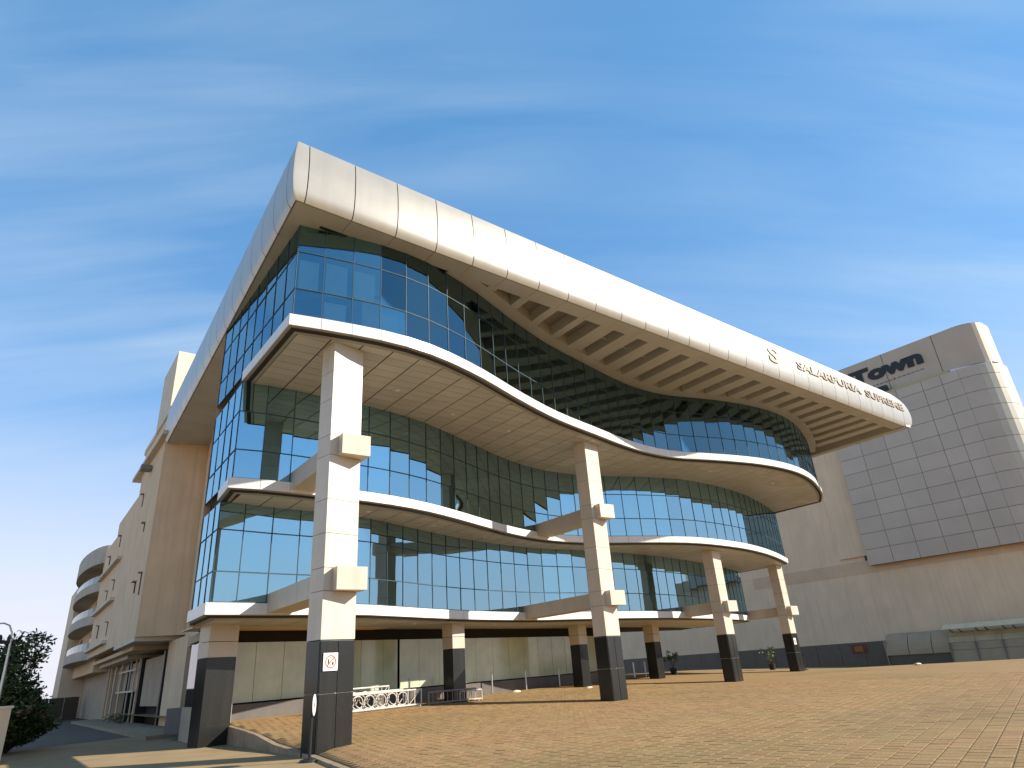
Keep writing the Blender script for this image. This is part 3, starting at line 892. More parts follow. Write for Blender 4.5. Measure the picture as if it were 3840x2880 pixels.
def fpanel(face, d0, d1, first, last):
    rows_o = []; rows_i = []
    g_ = 0.017
    for off, z in PROF:
        ptsr = []
        for dd, isfirst, islast in ((d0 + g_, first, False), (d1 - g_, False, last)):
            if isfirst:
                q = mitre(off)
            else:
                if face == 'F':
                    x_ = endx[z] if islast else min(dd, endx[z] - (0.0))
                    q = COR + EX * x_ + NF * off
                else:
                    q = COR + SD * dd + NS * off
            ptsr.append((q.x, q.y, z))
        rows_o.append(ptsr)
    vs = []; fs = []
    for r_ in rows_o: vs += r_
    n = len(rows_o)
    back = V2(-NF.x, -NF.y) if face == 'F' else V2(-NS.x, -NS.y)
    for r_ in rows_o: vs += [(p[0] + back.x * .04, p[1] + back.y * .04, p[2]) for p in r_]
    for k in range(n - 1):
        f1 = (2 * k, 2 * k + 1, 2 * k + 3, 2 * k + 2)
        o = 2 * n
        f2 = (o + 2 * k, o + 2 * k + 2, o + 2 * k + 3, o + 2 * k + 1)
        if face != 'F': f1 = f1[::-1]; f2 = f2[::-1]
        fs += [f1, f2]
        fs += [(2 * k + 1, 2 * n + 2 * k + 1, 2 * n + 2 * k + 3, 2 * k + 3), (2 * k, 2 * k + 2, 2 * n + 2 * k + 2, 2 * n + 2 * k)]
    ob_ = MB().add(vs, fs).build('fascia_panel', 'fascia', ROOF, smooth=False)
    for p_ in ob_.data.polygons: p_.use_smooth = True
    ob_.data.set_sharp_from_angle(angle=R(40))
    return ob_
seams = [0.0] + [0.28 + 1.615 * k for k in range(28)]
seams[-1] = 44.0
for k in range(len(seams) - 1): fpanel('F', seams[k], seams[k + 1], k == 0, False)
fpanel('F', 44.0, 45.5, False, True)
sl_len = 25.5
sse = [0.0] + [0.5 + 1.5 * k for k in range(17)] + [sl_len]
for k in range(len(sse) - 1): fpanel('S', sse[k], sse[k + 1], k == 0, False)
# backing behind panel joints and roof deck
rb = MB()
def backing(face):
    vs = []; n = len(PROF)
    for off, z in PROF:
        o2 = off - 0.05
        if face == 'F':
            p = mitre(o2); q = COR + EX * (endx[z] - .03) + NF * o2
        else:
            p = mitre(o2); q = COR + SD * sl_len + NS * o2
        vs += [(p.x, p.y, z), (q.x, q.y, z)]
    fs = [(2 * k, 2 * k + 1, 2 * k + 3, 2 * k + 2) for k in range(n - 1)]
    rb.add(vs, fs)
backing('F'); backing('S')
rb.build('fascia_backing', 'joint', ROOF)
RE = COR + EX * 44.9
deck = [COR - NF * .3 - NS * .3, COR + EX * 42.3 - NF * .3, COR + EX * 44.6 - NF * 2.5, RE + RT * 14 - EX * .5, COR + SD * 25.3 + EX * 20, COR + SD * 25.3 - NS * .3]
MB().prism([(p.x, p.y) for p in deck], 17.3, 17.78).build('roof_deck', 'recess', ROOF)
RECZ = 15.98
rec = [COR - NF * .35 - NS * .35, RE - NF * .35 - EX * .5, RE + RT * 12, COR + SD * 25.3 + EX * 20, COR + SD * 25.3 - NS * .35]
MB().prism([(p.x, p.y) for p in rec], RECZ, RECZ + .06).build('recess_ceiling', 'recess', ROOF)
# end of the side fascia / right edge beam
m = RE + RT * 3.0 - EX * 0.37
boxobj('edge_beam', (m.x + RT.x * 3.6, m.y + RT.y * 3.6, 15.85), (13.4, .66, .8), 'roofsoffit', ROOF, R(73))
# soffit strip under the front fascia
STRIP = 0.80
for k in range(len(seams) - 1):
    d0, d1 = seams[k], seams[k + 1]
    if d0 > 43.9: break
    if k == 0: continue
    a = COR + EX * (d0 + .008) if k > 1 else mitre(0); b_ = COR + EX * (d1 - .008)
    c = b_ - NF * STRIP; d = COR + EX * (d0 + .008) - NF * STRIP
    a = a - NF * .03; b_ = b_ - NF * .03
    if k == 1: d = mitre(-STRIP)
    MB().prism([(p.x, p.y) for p in (a, b_, c, d)], 15.455, 15.49).build('soffit_panel', 'roofsoffit', ROOF)
boxobj('strip_side', tuple(((COR + EX * 22.4 - NF * (STRIP - .03))).to_3d() + Vector((0, 0, 15.735))), (44.2, .05, .485), 'roofsoffit', ROOF, R(-13.8))
# side soffit: panels from the side fascia to the wall
for k in range(len(sse) - 1):
    d0, d1 = sse[k] + .008, sse[k + 1] - .008
    if k == 0: continue
    a = COR + SD * d0 - NS * .03 if k > 1 else mitre(-.03); b_ = COR + SD * d1 - NS * .03
    wd0 = 1.45 + 0.16 * max(0, d0 - 6); wd1 = 1.45 + .16 * max(0, d1 - 6)
    c = COR + SD * d1 - NS * wd1; d = COR + SD * d0 - NS * wd0
    if k == 1: d = mitre(-1.4) if False else mitre(-STRIP)
    MB().prism([(p.x, p.y) for p in (a, b_, c, d)], 15.457, 15.492).build('soffit_panel', 'roofsoffit', ROOF)
# soffit strip that follows the glass, beams between
ge_o = offset(A_FR, 0.42); ge_i = offset(A_FR, -0.5)
for i in range(len(A_FR) - 1):
    a, b_, c, d = ge_o[i], ge_o[i + 1], ge_i[i + 1], ge_i[i]
    if i < 6: continue
    MB().prism([(p.x, p.y) for p in (a, b_, c, d)], 15.462, 15.50).build('soffit_panel', 'roofsoffit', ROOF)
up = MB()
for i in range(6, len(A_FR) - 1):
    a, b_ = ge_o[i], ge_o[i + 1]
    up.add([(a.x, a.y, 15.5), (b_.x, b_.y, 15.5), (b_.x, b_.y, RECZ), (a.x, a.y, RECZ)], [(0, 1, 2, 3)])
up.build('strip_upstand', 'roofsoffit', ROOF)
for k, d_ in enumerate(seams[1:-1]):
    p0 = COR + EX * d_ - NF * (STRIP - .02)
    s1 = hit(p0, EYD, ge_o)
    if s1 is None:
        s1 = 6.0 if d_ > 40 else None
    if s1 is None or s1 < 0.15 or s1 > 30: continue
    m = p0 + EYD * (s1 / 2)
    boxobj('soffit_beam', (m.x, m.y, 15.72), (s1 + .02, .42 if d_ < 14 else .86, .50), 'roofsoffit', ROOF, R(74))
    # inner transverse ribs of every bay
    if s1 > 2.2:
        m2 = p0 + EYD * (s1 * .5) + EX * .8
        boxobj('bay_rib', (m2.x, m2.y, 15.84), (1.1, .06, .26), 'roofsoffit', ROOF, R(-13.8))
# closed soffit with dark slots near the corner
q = [mitre(-.06), COR + EX * 5.6 - NF * .06, COR + EX * 5.6 - NF * 3.2, COR - NS * 1.7 + SD * 6, COR + SD * 6 - NS * .06]
MB().prism([(p.x, p.y) for p in q], 15.50, 15.54).build('corner_soffit', 'roofsoffit', ROOF)
q = [mitre(-STRIP) + EX * .02, COR + EX * 5.2 - NF * STRIP, COR + EX * 5.2 - NF * 3.0, COR - NS * 1.3 + SD * 4.0]
MB().prism([(p.x, p.y) for p in q], 15.47, 15.51).build('soffit_panel', 'roofsoffit', ROOF)
for d_, ln_ in ((1.15, .95), (4.0, 1.0)):
    m = COR + EX * (d_ + .5) - NF * (STRIP + .10)
    boxobj('slot', (m.x, m.y, 15.462), (ln_, .12, .02), 'dark', ROOF, R(-13.8))
# lettering on the fascia
def place_text(me, name, o, xdir, ydir, scale, mt, parent):
    me.materials.clear(); me.materials.append(MAT[mt])
    z = xdir.cross(ydir)
    Mx = Matrix((xdir * scale[0], ydir * scale[1], z)).transposed().to_4x4(); Mx.translation = o
    me.transform(Mx)
    return link(bpy.data.objects.new(name, me), parent)
def prof_off(z):
    for (o1, a), (o2, b) in zip(PROF, PROF[1:]):
        if a <= z <= b: return o1 + (o2 - o1) * (z - a) / (b - a)
    return 0.0
def fascia_text(s, d0, d1, z0, z1):
    me = text_mesh(s, 1.0, 0.5, bold=0.028)
    xs = [v.co.x for v in me.vertices]; ys = [v.co.y for v in me.vertices]
    mnx, mxx, mny, mxy = min(xs), max(xs), min(ys), max(ys)
    for v in me.vertices:
        d_ = d0 + (v.co.x - mnx) / (mxx - mnx) * (d1 - d0); z = z0 + (v.co.y - mny) / (mxy - mny) * (z1 - z0)
        p = COR + EX * d_ + NF * (prof_off(z) + (0.05 if v.co.z > 0 else 0.0))
        v.co = (p.x, p.y, z)
    me.materials.clear(); me.materials.append(MAT['bronze'])
    return link(bpy.data.objects.new('lettering', me), ROOF)
for word, d0, d1 in (('S', 26.9, 27.95),):
    tag(fascia_text(word, d0, d1, 16.32, 17.36), 'large bronze S emblem on the fascia')
tag(fascia_text('SALARPURIA', 29.95, 37.9, 16.55, 17.10), 'bronze lettering SALARPURIA on the fascia')
tag(fascia_text('SUPREME', 38.55, 44.3, 16.55, 17.10), 'bronze lettering SUPREME on the fascia')

# ------------------------------------------------------------------ beige block beside the lane
BD = V2(math.cos(R(74)), math.sin(R(74))); BN = V2(-BD.y, BD.x)       # BN points out to the lane
B0 = V2(4.5, 23.85)
BB = thing('beige_building', 'long taupe plastered building along the shaded side lane, behind the glass block', 'building', (B0.x, B0.y, 0))
def bpt(t, n=0.0): return B0 + BD * t + BN * n
def bprism(name, t0, t1, n0, n1, z0, z1, mt, parent=None):
    return MB().prism([tuple(bpt(t0, n0)), tuple(bpt(t1, n0)), tuple(bpt(t1, n1)), tuple(bpt(t0, n1))], z0, z1).build(name, mt, parent or BB)
wall = MB(); wall.prism([(6.3, 22.8), (4.5, 23.85), tuple(bpt(8.5)), tuple(bpt(8.5, -14)), (18, 18)], 4.44, 17.35)
W1 = wall.build('wall', 'plaster', BB)
bprism('wall', 8.5, 18, 0, -13.9, 4.47, 14.22, 'plaster'); bprism('wall', 18, 25, -0.02, -13.9, 4.5, 13.2, 'plaster')
bprism('parapet_ledge', -1.0, 10.7, 0.35, -.3, 15.72, 15.95, 'plaster2')
bprism('parapet', 1.5, 9.0, .05, -.25, 17.3, 17.65, 'plaster2')
for t0, t1, z in ((12.6, 24.8, 10.6), (12.5, 24.5, 7.75), (12.9, 25, 4.95)):
    bprism('ledge', t0, t1, .30, -.1, z, z + .22, 'plaster2')
def win(t, z, w_, h):
    p = bpt(t, .004)
    wo_ = boxobj('window', (p.x, p.y, z), (w_ * .7, .03, h), 'dark', W1, R(74))
    p2 = bpt(t, .10)
    boxobj('hood', (p2.x, p2.y, z + h / 2 + .04), (w_, .2, .05), 'recesswall', W1, R(74))
for t, z, w_, h in ((1.2, 7.35, .5, 1.2), (3.2, 7.4, .7, .6), (3.3, 11.0, .45, .5), (14.5, 9.0, .4, .7), (18.0, 8.65, .4, .7), (14.0, 5.95, .45, .9), (20, 6.2, .5, .9), (20.5, 11.6, .5, .8), (15.2, 12.3, .5, .8), (6.0, 13.3, .4, .8)):
    win(t, z, w_, h)
p = bpt(4.2, .35)
MB().box((p.x, p.y, 15.0), (.7, .6, .32), R(74)).build('floodlight', 'greysteel', BB)
# rooftop sign box, front face lit
pb = bpt(-.5)
bprism('roof_block', -.5, 4.2, .1, -6, 17.36, 21.5, 'plaster2')
q0 = bpt(-.52, .1)
side = V2(-BN.x, -BN.y)
dk = MB()
for kx, kz, sx, sz in ((1.2, 20.9, .5, .35), (1.5, 20.3, .3, .5), (2.2, 20.8, .5, .3), (.7, 19.6, .22, .5), (1.3, 19.2, .6, .3), (2.3, 19.7, .35, .8), (3.2, 20.5, .4, .6), (3.4, 19.4, .7, .3)):
    p = q0 + side * kx
    dk.box((p.x, p.y, kz), (sx, .05, sz), math.atan2(side.y, side.x))
dk.build('broken_lettering', 'bark', BB)
# underside steps above the open ground floor
bprism('soffit_step', 0.1, 8.4, .0, -8, 4.22, 4.435, 'plaster2'); bprism('soffit_step', 4.0, 24.9, -.5, -8, 3.98, 4.215, 'plaster')
bprism('soffit_step', 9.5, 24.9, -1.0, -8, 3.75, 3.975, 'plaster2')
# ground floor set back: bays with blinds over dark openings
GB = -1.9
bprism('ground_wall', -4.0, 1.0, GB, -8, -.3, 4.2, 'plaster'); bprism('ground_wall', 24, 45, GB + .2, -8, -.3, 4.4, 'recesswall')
bprism('dark_opening', 1.0, 24.0, GB - .5, -8, -.3, 3.74, 'dark')
for t in (1.15, 8.9, 9.6, 14.4, 17.6, 21.0, 23.6):
    bprism('pier', t, t + .38, GB + .1, GB - .5, -.3, 3.74, 'black' if t in (1.15, 8.9, 14.4) else 'plaster')
for t0, t1, zb in ((2.2, 8.7, .9), (10.2, 14.2, 1.75), (15.0, 17.4, 1.75), (18.2, 20.8, 1.9), (21.6, 23.4, 1.9)):
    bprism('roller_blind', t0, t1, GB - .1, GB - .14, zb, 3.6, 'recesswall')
for t in (10.0, 12.2, 16.2, 19.5):
    p = bpt(t, GB + .25)
    MB().tube([(p.x, p.y, -.2), (p.x, p.y, 3.7)], .05, 8).build('steel_post', 'beam', BB)
bprism('cross_rail', 9.6, 17.6, GB + .3, GB + .22, 1.75, 1.85, 'plaster2'); bprism('cross_rail', 9.6, 17.6, GB + .3, GB + .22, 3.05, 3.15, 'plaster2')
bprism('kerb_step', -9, 26, .2, GB, -.3, -.02, 'kerbm')

# far block with curved balconies
FB = thing('apartment_block', 'grey apartment block with curved balconies at the far end of the lane', 'building', tuple(bpt(34)) + (0,))
bprism('wall', 25.2, 44, -.6, -13, 3.5, 13.0, 'plaster', FB)
bprism('wall', 44, 52, .4, -10, -.3, 12.6, 'mallwall', FB)
for z0_, h, ext in ((4.5, .75, 1.0), (7.3, .75, 1.05), (10.0, .75, 1.1), (12.4, 1.5, 1.2)):
    poly = []
    for k in range(15):
        a = math.pi * k / 14
        t = 35 - 9.6 * math.cos(a); n = -.5 + 1.35 * ext * math.sin(a)
        poly.append(bpt(t, n))
    pl2 = [(p.x, p.y) for p in poly] + [tuple(bpt(44.6, -3)), tuple(bpt(25.4, -3))]
    MB().prism(pl2, z0_, z0_ + h).build('balcony', 'balc', FB)
    if h < 1:
        inner = [bpt(35 - 9.3 * math.cos(math.pi * k / 14), -.5 + (1.35 * ext - .12) * math.sin(math.pi * k / 14)) for k in range(15)]
        rl = MB()
        for a, b_ in zip(inner, inner[1:]):
            rl.add([(a.x, a.y, z0_ + h - .02), (b_.x, b_.y, z0_ + h - .02), (b_.x, b_.y, z0_ + h + .62), (a.x, a.y, z0_ + h + .62)], [(0, 1, 2, 3)])
        rl.build('railing', 'teal', FB)
for t in (30, 40):
    for z in (6.3, 9.1, 11.8):
        bprism('door', t, t + 2.2, -.57, -.63, z - .95, z + .7, 'darkglass', FB)

# gate and houses at the end of the lane
gt = thing('metal_gate', 'low dark metal gate across the far end of the lane', 'gate', (13.5, 62, 0))
for k in range(6): boxobj('gate_panel', (9.5 + k * 1.35, 62 + k * .1, .8), (1.3, .08, 2.0), 'dado', gt, R(4))
for nm, x, y, wx, wy, h, mt, lab in (('house', 2, 95, 14, 12, 6.0, 'pink', 'pale pink house far beyond the leafy shrub'), ('house', -22, 70, 12, 12, 6.5, 'white', 'white house with red roof at the far left edge')):
    hr = thing(nm, lab, 'house', (x, y, 0))
    boxobj('wall', (x, y, h / 2 - 1.4), (wx, wy, h + 2.4), mt, hr)
    boxobj('roof', (x, y, h - .12), (wx + .8, wy + .8, .4), 'roofred' if mt == 'white' else 'plaster2', hr)
    for k in (-1, 1):
        boxobj('window', (x + k * wx / 4, y - wy / 2, h * .6), (1.4, .1, 1.3), 'darkglass', hr)

# ------------------------------------------------------------------ mall on the right
ME = V2(math.cos(R(76)), math.sin(R(76))); MN = V2(-ME.y, ME.x)      # MN faces the plaza
M0 = V2(75.26, 6.17); MK = 1.5            # wall origin and size factor of the mall's module
def mpt(t, n=0.0): return M0 + ME * (t * MK) + MN * (n * MK)
def mz(z): return z * MK - 0.7705
def mbox(name, t, n, z, size, mt, parent, extra=None):
    p = mpt(t, n)
    return boxobj(name, (p.x, p.y, mz(z)), tuple(q * MK for q in size), mt, parent, R(76), extra)
MALL = thing('mall_building', 'grey mall with a gridded panel wall and a black lettered sign box', 'building', (M0.x, M0.y, -.95))
def mprism(name, t0, t1, n0, n1, z0, z1, mt, parent=None):
    return MB().prism([tuple(mpt(t0, n0)), tuple(mpt(t1, n0)), tuple(mpt(t1, n1)), tuple(mpt(t0, n1))], mz(z0), mz(z1)).build(name, mt, parent or MALL)
mprism('lower_wall', -19, 60, 0, -14, -.6, 7.35, 'mallwall')
mprism('tan_band', -19, 5.5, .025, -.1, 6.45, 7.36, 'mallband')
mprism('upper_wall', -4.4, 60, -.1, -14, 7.37, 17.5, 'mallwall')
mprism('pilaster', -4.7, -2.55, .06, -.2, 7.72, 17.6, 'mallwall')
DADO = mprism('dado_bed', -4.5, 60, .03, -.1, -.6, 1.62, 'joint')
t = -4.5
while t < 44:
    mprism('dado_slab', t, t + 1.86, .05, 0, -.6, 1.63, 'dado', MALL); t += 1.88
# gridded volume
GP = 0.55
def rounded(t0, t1, rad, n_out, n_in, z0, z1, off=0.0):
    """outline: along the wall from t1 (far) to the corner at t0, round it, then away"""
    pts = [mpt(t1, n_out + off), mpt(t0 + rad, n_out + off)]
    for k in range(1, 9):
        a = (math.pi / 2) * k / 8
        pts.append(mpt(t0 + rad - (rad + off) * math.sin(a), n_out - rad + (rad + off) * math.cos(a)))
    pts.append(mpt(t0 - off, n_in)); pts.append(mpt(t1, n_in))
    return pts
TB = -17.0
core = rounded(TB, -4.88, 2.2, GP - .05, -2.4, 0, 0)
MB().prism([(p.x, p.y) for p in core], mz(6.92), mz(19.3)).build('grid_core', 'plinth', MALL)
gts = [-4.88, -6.74, -8.60, -10.44, -12.29, -13.6, -14.8]
gzs = [6.90 + 1.165 * k for k in range(11)] + [19.3]
for a, b_ in zip(gts, gts[1:]):
    for za_, zb_ in zip(gzs, gzs[1:]):
        mbox('wall_panel', (a + b_) / 2, GP - .02, (za_ + zb_) / 2, (a - b_ - .028, .07, zb_ - za_ - .028), 'malltile', MALL)
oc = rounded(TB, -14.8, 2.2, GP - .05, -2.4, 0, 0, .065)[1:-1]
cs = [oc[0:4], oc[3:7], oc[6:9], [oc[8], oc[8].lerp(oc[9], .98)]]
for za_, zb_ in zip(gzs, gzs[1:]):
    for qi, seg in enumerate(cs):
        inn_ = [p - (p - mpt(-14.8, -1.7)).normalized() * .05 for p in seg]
        MB().prism([(p.x, p.y) for p in seg + inn_[::-1]], mz(za_ + .014), mz(zb_ - .014)).build('corner_panel', 'malltile' if qi < 1 else 'mallsunlit', MALL)
# sign box with lettering
SB = [mpt(-2, -.35), mpt(-15.2, -.35)]
for k in range(1, 9):
    a = math.pi / 2 * k / 8
    SB.append(mpt(-15.2 - 1.6 * math.sin(a), -1.95 + 1.6 * math.cos(a)))
SB += [mpt(-16.8, -2.9), mpt(-2, -2.9)]
sbx = MB().prism([(p.x, p.y) for p in SB], mz(19.62), mz(22.85)).build('sign_box', 'mallsign', MALL)
MB().prism([(p.x, p.y) for p in [mpt(-4.9, .3), mpt(-14.2, .3), mpt(-14.2, -2.3), mpt(-4.9, -2.3)]], mz(19.305), mz(19.55)).build('yellow_ledge', 'goldtrim', MALL)
MB().prism([(p.x, p.y) for p in [mpt(-14.25, .1), mpt(-16.6, -.9), mpt(-16.5, -2.2), mpt(-14.25, -2.2)]], mz(19.305), mz(19.60)).build('white_soffit_strip', 'white', MALL)
for t in (-13.68, -9.9, -6.2):
    mbox('panel_seam', t, -.345, 21.23, (.03, .02, 3.2), 'joint', MALL)
me = text_mesh('Town', 1.0, 0.05, bold=0.06)
xs = [v.co.x for v in me.vertices]; ys = [v.co.y for v in me.vertices]
for v in me.vertices: v.co.x -= min(xs); v.co.y -= min(ys)
tw = max(xs) - min(xs)
xd = (-ME).to_3d()
tl = place_text(me, 'lettering', mpt(-7.05, -.30).to_3d() + Vector((0, 0, mz(20.95))), xd, Vector((0, 0, 1)), (5.65 * MK / tw, 1.55 * MK), 'letter', MALL)
tag(tl, 'black Town lettering on the sign box')
tgl = MB()
for k in range(14):
    t = -8.0 - k * .34
    if k == 7: continue
    mbox('tagline_mark', t, -.34, 20.52, (.25, .03, .09), 'greysteel', MALL)
mbox('tagline_mark', -10.35, -.34, 20.53, (.16, .05, .16), 'orange', MALL, Matrix.Rotation(R(45), 4, 'Y'))
mbox('black_block', -9.4, .2, 19.8, (.9, .3, .5), 'letter', MALL)

# ------------------------------------------------------------------ ramp shelter against the mall
SH = thing('ramp_shelter', 'low grey panelled ramp shelter with tan canopy against the mall wall', 'shelter', tuple(mpt(-10, 1)) + (-.9,))
def arc_panel(name, t0, t1, n0, n1, z0, z1, mt, bulge=.35, parent=SH):
    vs = []; N = 7
    for t in (t0, t1):
        for k in range(N):
            a = math.pi / 2 * k / (N - 1)
            p = mpt(t, n0 + (n1 - n0) * (1 - math.cos(a)))
            vs.append((p.x, p.y, mz(z0 + (z1 - z0) * math.sin(a))))
    b = MB().add(vs, [(k, k + 1, N + k + 1, N + k) for k in range(N - 1)])
    o = b.build(name, mt, parent)
    sm = o.modifiers.new('thick', 'SOLIDIFY'); sm.thickness = .03; sm.offset = 0
    return o
for t0, t1 in ((-4.75, -6.25), (-6.30, -7.80), (-7.85, -9.0)):
    arc_panel('side_panel', t0, t1, 1.3, .25, .62, 2.03, 'acp')
mprism('base_wall', -4.75, -9.0, 1.22, .1, -.4, .60, 'dado', SH)
mprism('end_cap', -4.70, -4.745, 1.3, .05, -.4, 1.6, 'acp', SH)
for t0 in [-9.05 - 1.55 * k for k in range(10)]:
    t1 = t0 - 1.51
    for za_, zb_, na, nb, mt in ((-.05, .72, 1.62, 1.5, 'acp'), (.74, 1.18, 1.5, 1.38, 'acp'), (1.20, 1.55, 1.38, 1.2, 'poly'), (1.57, 1.86, 1.2, .98, 'poly')):
        vs = [(*mpt(t0, na), mz(za_)), (*mpt(t1, na), mz(za_)), (*mpt(t1, nb), mz(zb_)), (*mpt(t0, nb), mz(zb_))]
        b = MB().add(vs, [(0, 3, 2, 1)]); o = b.build('glazed_panel', mt, SH)
        o.modifiers.new('thick', 'SOLIDIFY').thickness = .02
    vs = [(*mpt(t0 + .18, 1.75), mz(2.02)), (*mpt(t1 + .12, 1.75), mz(2.02)), (*mpt(t1 + .12, .9), mz(2.32)), (*mpt(t0 + .18, .9), mz(2.32))]
    o = MB().add(vs, [(0, 3, 2, 1)]).build('canopy_sheet', 'tan', SH); o.modifiers.new('thick', 'SOLIDIFY').thickness = .05
    for tq in (t0 - .25, t0 - .8):
        a = mpt(tq, 1.5); c = mpt(tq, 1.05)
        MB().tube([(a.x, a.y, mz(2.0)), (c.x, c.y, mz(1.83))], .05, 6).build('bracket', 'black', SH)
    mprism('mullion', t0 + .03, t0 - .03, 1.64, 1.1, -.05, 1.2, 'greysteel', SH)

# ------------------------------------------------------------------ signs
def column_sign(i, label, s=0.40):
    c = colpt(i, -CW + 0.30, -0.045)
    rt = thing('warning_sign', label, 'sign', (c[0], c[1], 2.02), 'square warning signs fixed to columns', TH)
    boxobj('board', (c[0], c[1], 2.02), (s + .04, .02, s + .04), 'white', rt, TH)
    Mt = Matrix.Translation((c[0], c[1], 2.02)) @ Matrix.Rotation(TH, 4, 'Z')
    rg = MB(); N = 28; r1, r2 = s * .42, s * .33
    vs = []
    for k in range(N):
        a = 2 * math.pi * k / N
        vs += [(r1 * math.cos(a), -.0135, r1 * math.sin(a)), (r2 * math.cos(a), -.0135, r2 * math.sin(a))]
    rg.add([Mt @ Vector(v) for v in vs], [(2 * k, 2 * ((k + 1) % N), 2 * ((k + 1) % N) + 1, 2 * k + 1) for k in range(N)])
    rg.build('red_ring', 'red', rt)
    sl2 = MB(); a = R(45); L_ = s * .37; wv = s * .04
    vs = [(x_ * math.cos(a) - y_ * math.sin(a), -.0145, x_ * math.sin(a) + y_ * math.cos(a)) for x_, y_ in ((-L_, -wv), (L_, -wv), (L_, wv), (-L_, wv))]
    sl2.add([Mt @ Vector(v) for v in vs], [(0, 1, 2, 3)]); sl2.build('red_slash', 'red', rt)
    for cx, cz, hw, hh in ((-.17, .0, .06, .2), (.17, -.10, .07, .13)):
        pts = [(cx + hw * math.cos(2 * math.pi * k / 10), cz + hh * math.sin(2 * math.pi * k / 10)) for k in range(10)]
        fg = MB(); fg.add([Mt @ Vector((p[0] * s, -.0125, p[1] * s)) for p in pts], [tuple(range(10))])
        fg.build('black_figure', 'black', rt)
    return rt
column_sign(0, 'white square sign with red prohibition ring on the nearest column')
column_sign(3, 'small white square sign on the farthest column')
def disc_sign(x, y, z0, rz, label, h=1.22, r=.24):
    rt = thing('disc_sign', label, 'sign', (x, y, z0), 'round signs on black stands')
    MB().tube([(x, y, z0), (x, y, z0 + .05)], [.26, .22], 16).build('base', 'black', rt)
    MB().tube([(x, y, z0 + .05), (x, y, z0 + h - r + .02)], .035, 8).build('pole', 'black', rt)
    n = Vector((math.cos(rz), math.sin(rz), 0)); c = Vector((x, y, z0 + h)) + n * .045
    MB().tube([c - n * .02, c], r + .03, 24).build('rim', 'black', rt)
    MB().tube([c + n * .001, c + n * .008], r, 24).build('face', 'white', rt)
    MB().tube([c + n * .009, c + n * .012], r * .28, 16).build('mark', 'red', rt)
disc_sign(-1.60, -0.42, -.18, R(-46), 'round white disc sign on black stand beside the nearest column')
disc_sign(43.9, 0.6, -.02, R(-52), 'round white disc sign on black stand past the farthest column')
p = mpt(-2.25, .07)
rs = thing('red_board', 'dark red notice board on the grey dado of the mall wall', 'sign', (p.x, p.y, mz(1.18)), None, R(76))
mbox('board', -2.25, .07, 1.18, (1.15, .05, .62), 'redsign', rs)
mbox('panel', -2.25, .10, 1.18, (.6, .02, .36), 'orange', rs)

# ------------------------------------------------------------------ bollards
BOL = [(1.95, 9.3), (10.6, 9.0), (13.4, 8.9), (16.4, 8.85), (19.3, 8.8), (22.3, 8.6), (25.1, 8.4), (31.9, 8.8), (33.6, 8.8), (34.9, 8.8)]
bm = MB().tube([(0, 0, -.05), (0, 0, .93)], .045, 10).mesh('post'); bm.materials.append(MAT['steel'])
bc = MB().tube([(0, 0, .93), (0, 0, .97), (0, 0, 1.0)], [.055, .055, .03], 10).mesh('cap'); bc.materials.append(MAT['steel'])
blab = ['steel bollard at the ramp edge by the left corner column', 'steel bollard behind the end of the white barricades', 'steel bollard before the black inner column',
        'steel bollard left of mid shop glass', 'steel bollard near the middle of the shop glass', 'steel bollard second left of the second tall column',
        'steel bollard just left of the second tall column', 'first steel bollard right of the second tall column', 'middle steel bollard before the far inner column', 'steel bollard right beside the far inner column']
for (x, y), lab in zip(BOL, blab):
    z = gz(x, y)
    rt = thing('bollard', lab, 'bollard', (x, y, z), 'steel bollards along the shopfront')
    link(bpy.data.objects.new('post', bm), rt, Matrix.Translation((x, y, z)))
    link(bpy.data.objects.new('cap', bc), rt, Matrix.Translation((x, y, z)))

# ------------------------------------------------------------------ barricades
def barricade(p0, p1, z0, h, mt, label, rings, tilt=0.0, group='steel crowd barricades stored by the shopfront'):
    a, b_ = V2(*p0), V2(*p1); d = (b_ - a); L_ = d.length; d = d / L_; n = V2(-d.y, d.x)
    rt = thing('barricade', label, 'barricade', (*((a + b_) / 2), z0), group)
    def P(s, z): q = a + d * s + n * (tilt * z); return (q.x, q.y, z0 + z)
    MB().tube([P(0, h), P(L_, h)], .035, 8).build('top_rail', mt, rt)
    MB().tube([P(0, .06), P(L_, .06)], .035, 8).build('bottom_rail', mt, rt)
    for s in (0, L_): MB().tube([P(s, 0), P(s, h)], .03, 8).build('end_post', mt, rt)
    if rings:
        k = 0; s = .4
        while s < L_ - .9:
            pts = [P(s + .26 * math.cos(2 * math.pi * j / 18), h / 2 + .03 + .24 * math.sin(2 * math.pi * j / 18)) for j in range(19)]
            MB().tube(pts, .022, 6, cap=False).build('ring', mt, rt); s += .58
        for s in (L_ - .75, L_ - .38): MB().tube([P(s, .06), P(s, h)], .022, 6).build('bar', mt, rt)
        MB().tube([P(L_ - .72, .06), P(L_ - .05, h)], .018, 6).build('brace', mt, rt)
    else:
        s = .22
        while s < L_ - .1:
            MB().tube([P(s, .06), P(s, h)], .016, 6).build('bar', mt, rt); s += .28
    for s in (.3, L_ - .3):
        q = a + d * s
        MB().tube([(q.x - n.x * .28, q.y - n.y * .28, z0 + .02), (q.x + n.x * .28, q.y + n.y * .28, z0 + .02)], .025, 6).build('foot', mt, rt)
barricade((5.2, 7.35), (9.55, 7.15), .34, .64, 'whitesteel', 'front white barricade with ring pattern beside the nearest column', True)
barricade((5.1, 7.75), (9.3, 7.55), .36, .66, 'whitesteel', 'second white ring barricade just behind the front one', True, .1)
barricade((5.0, 8.15), (8.4, 8.05), .38, .82, 'whitesteel', 'tallest white ring barricade leaning at the back of the stack', True, -.12)
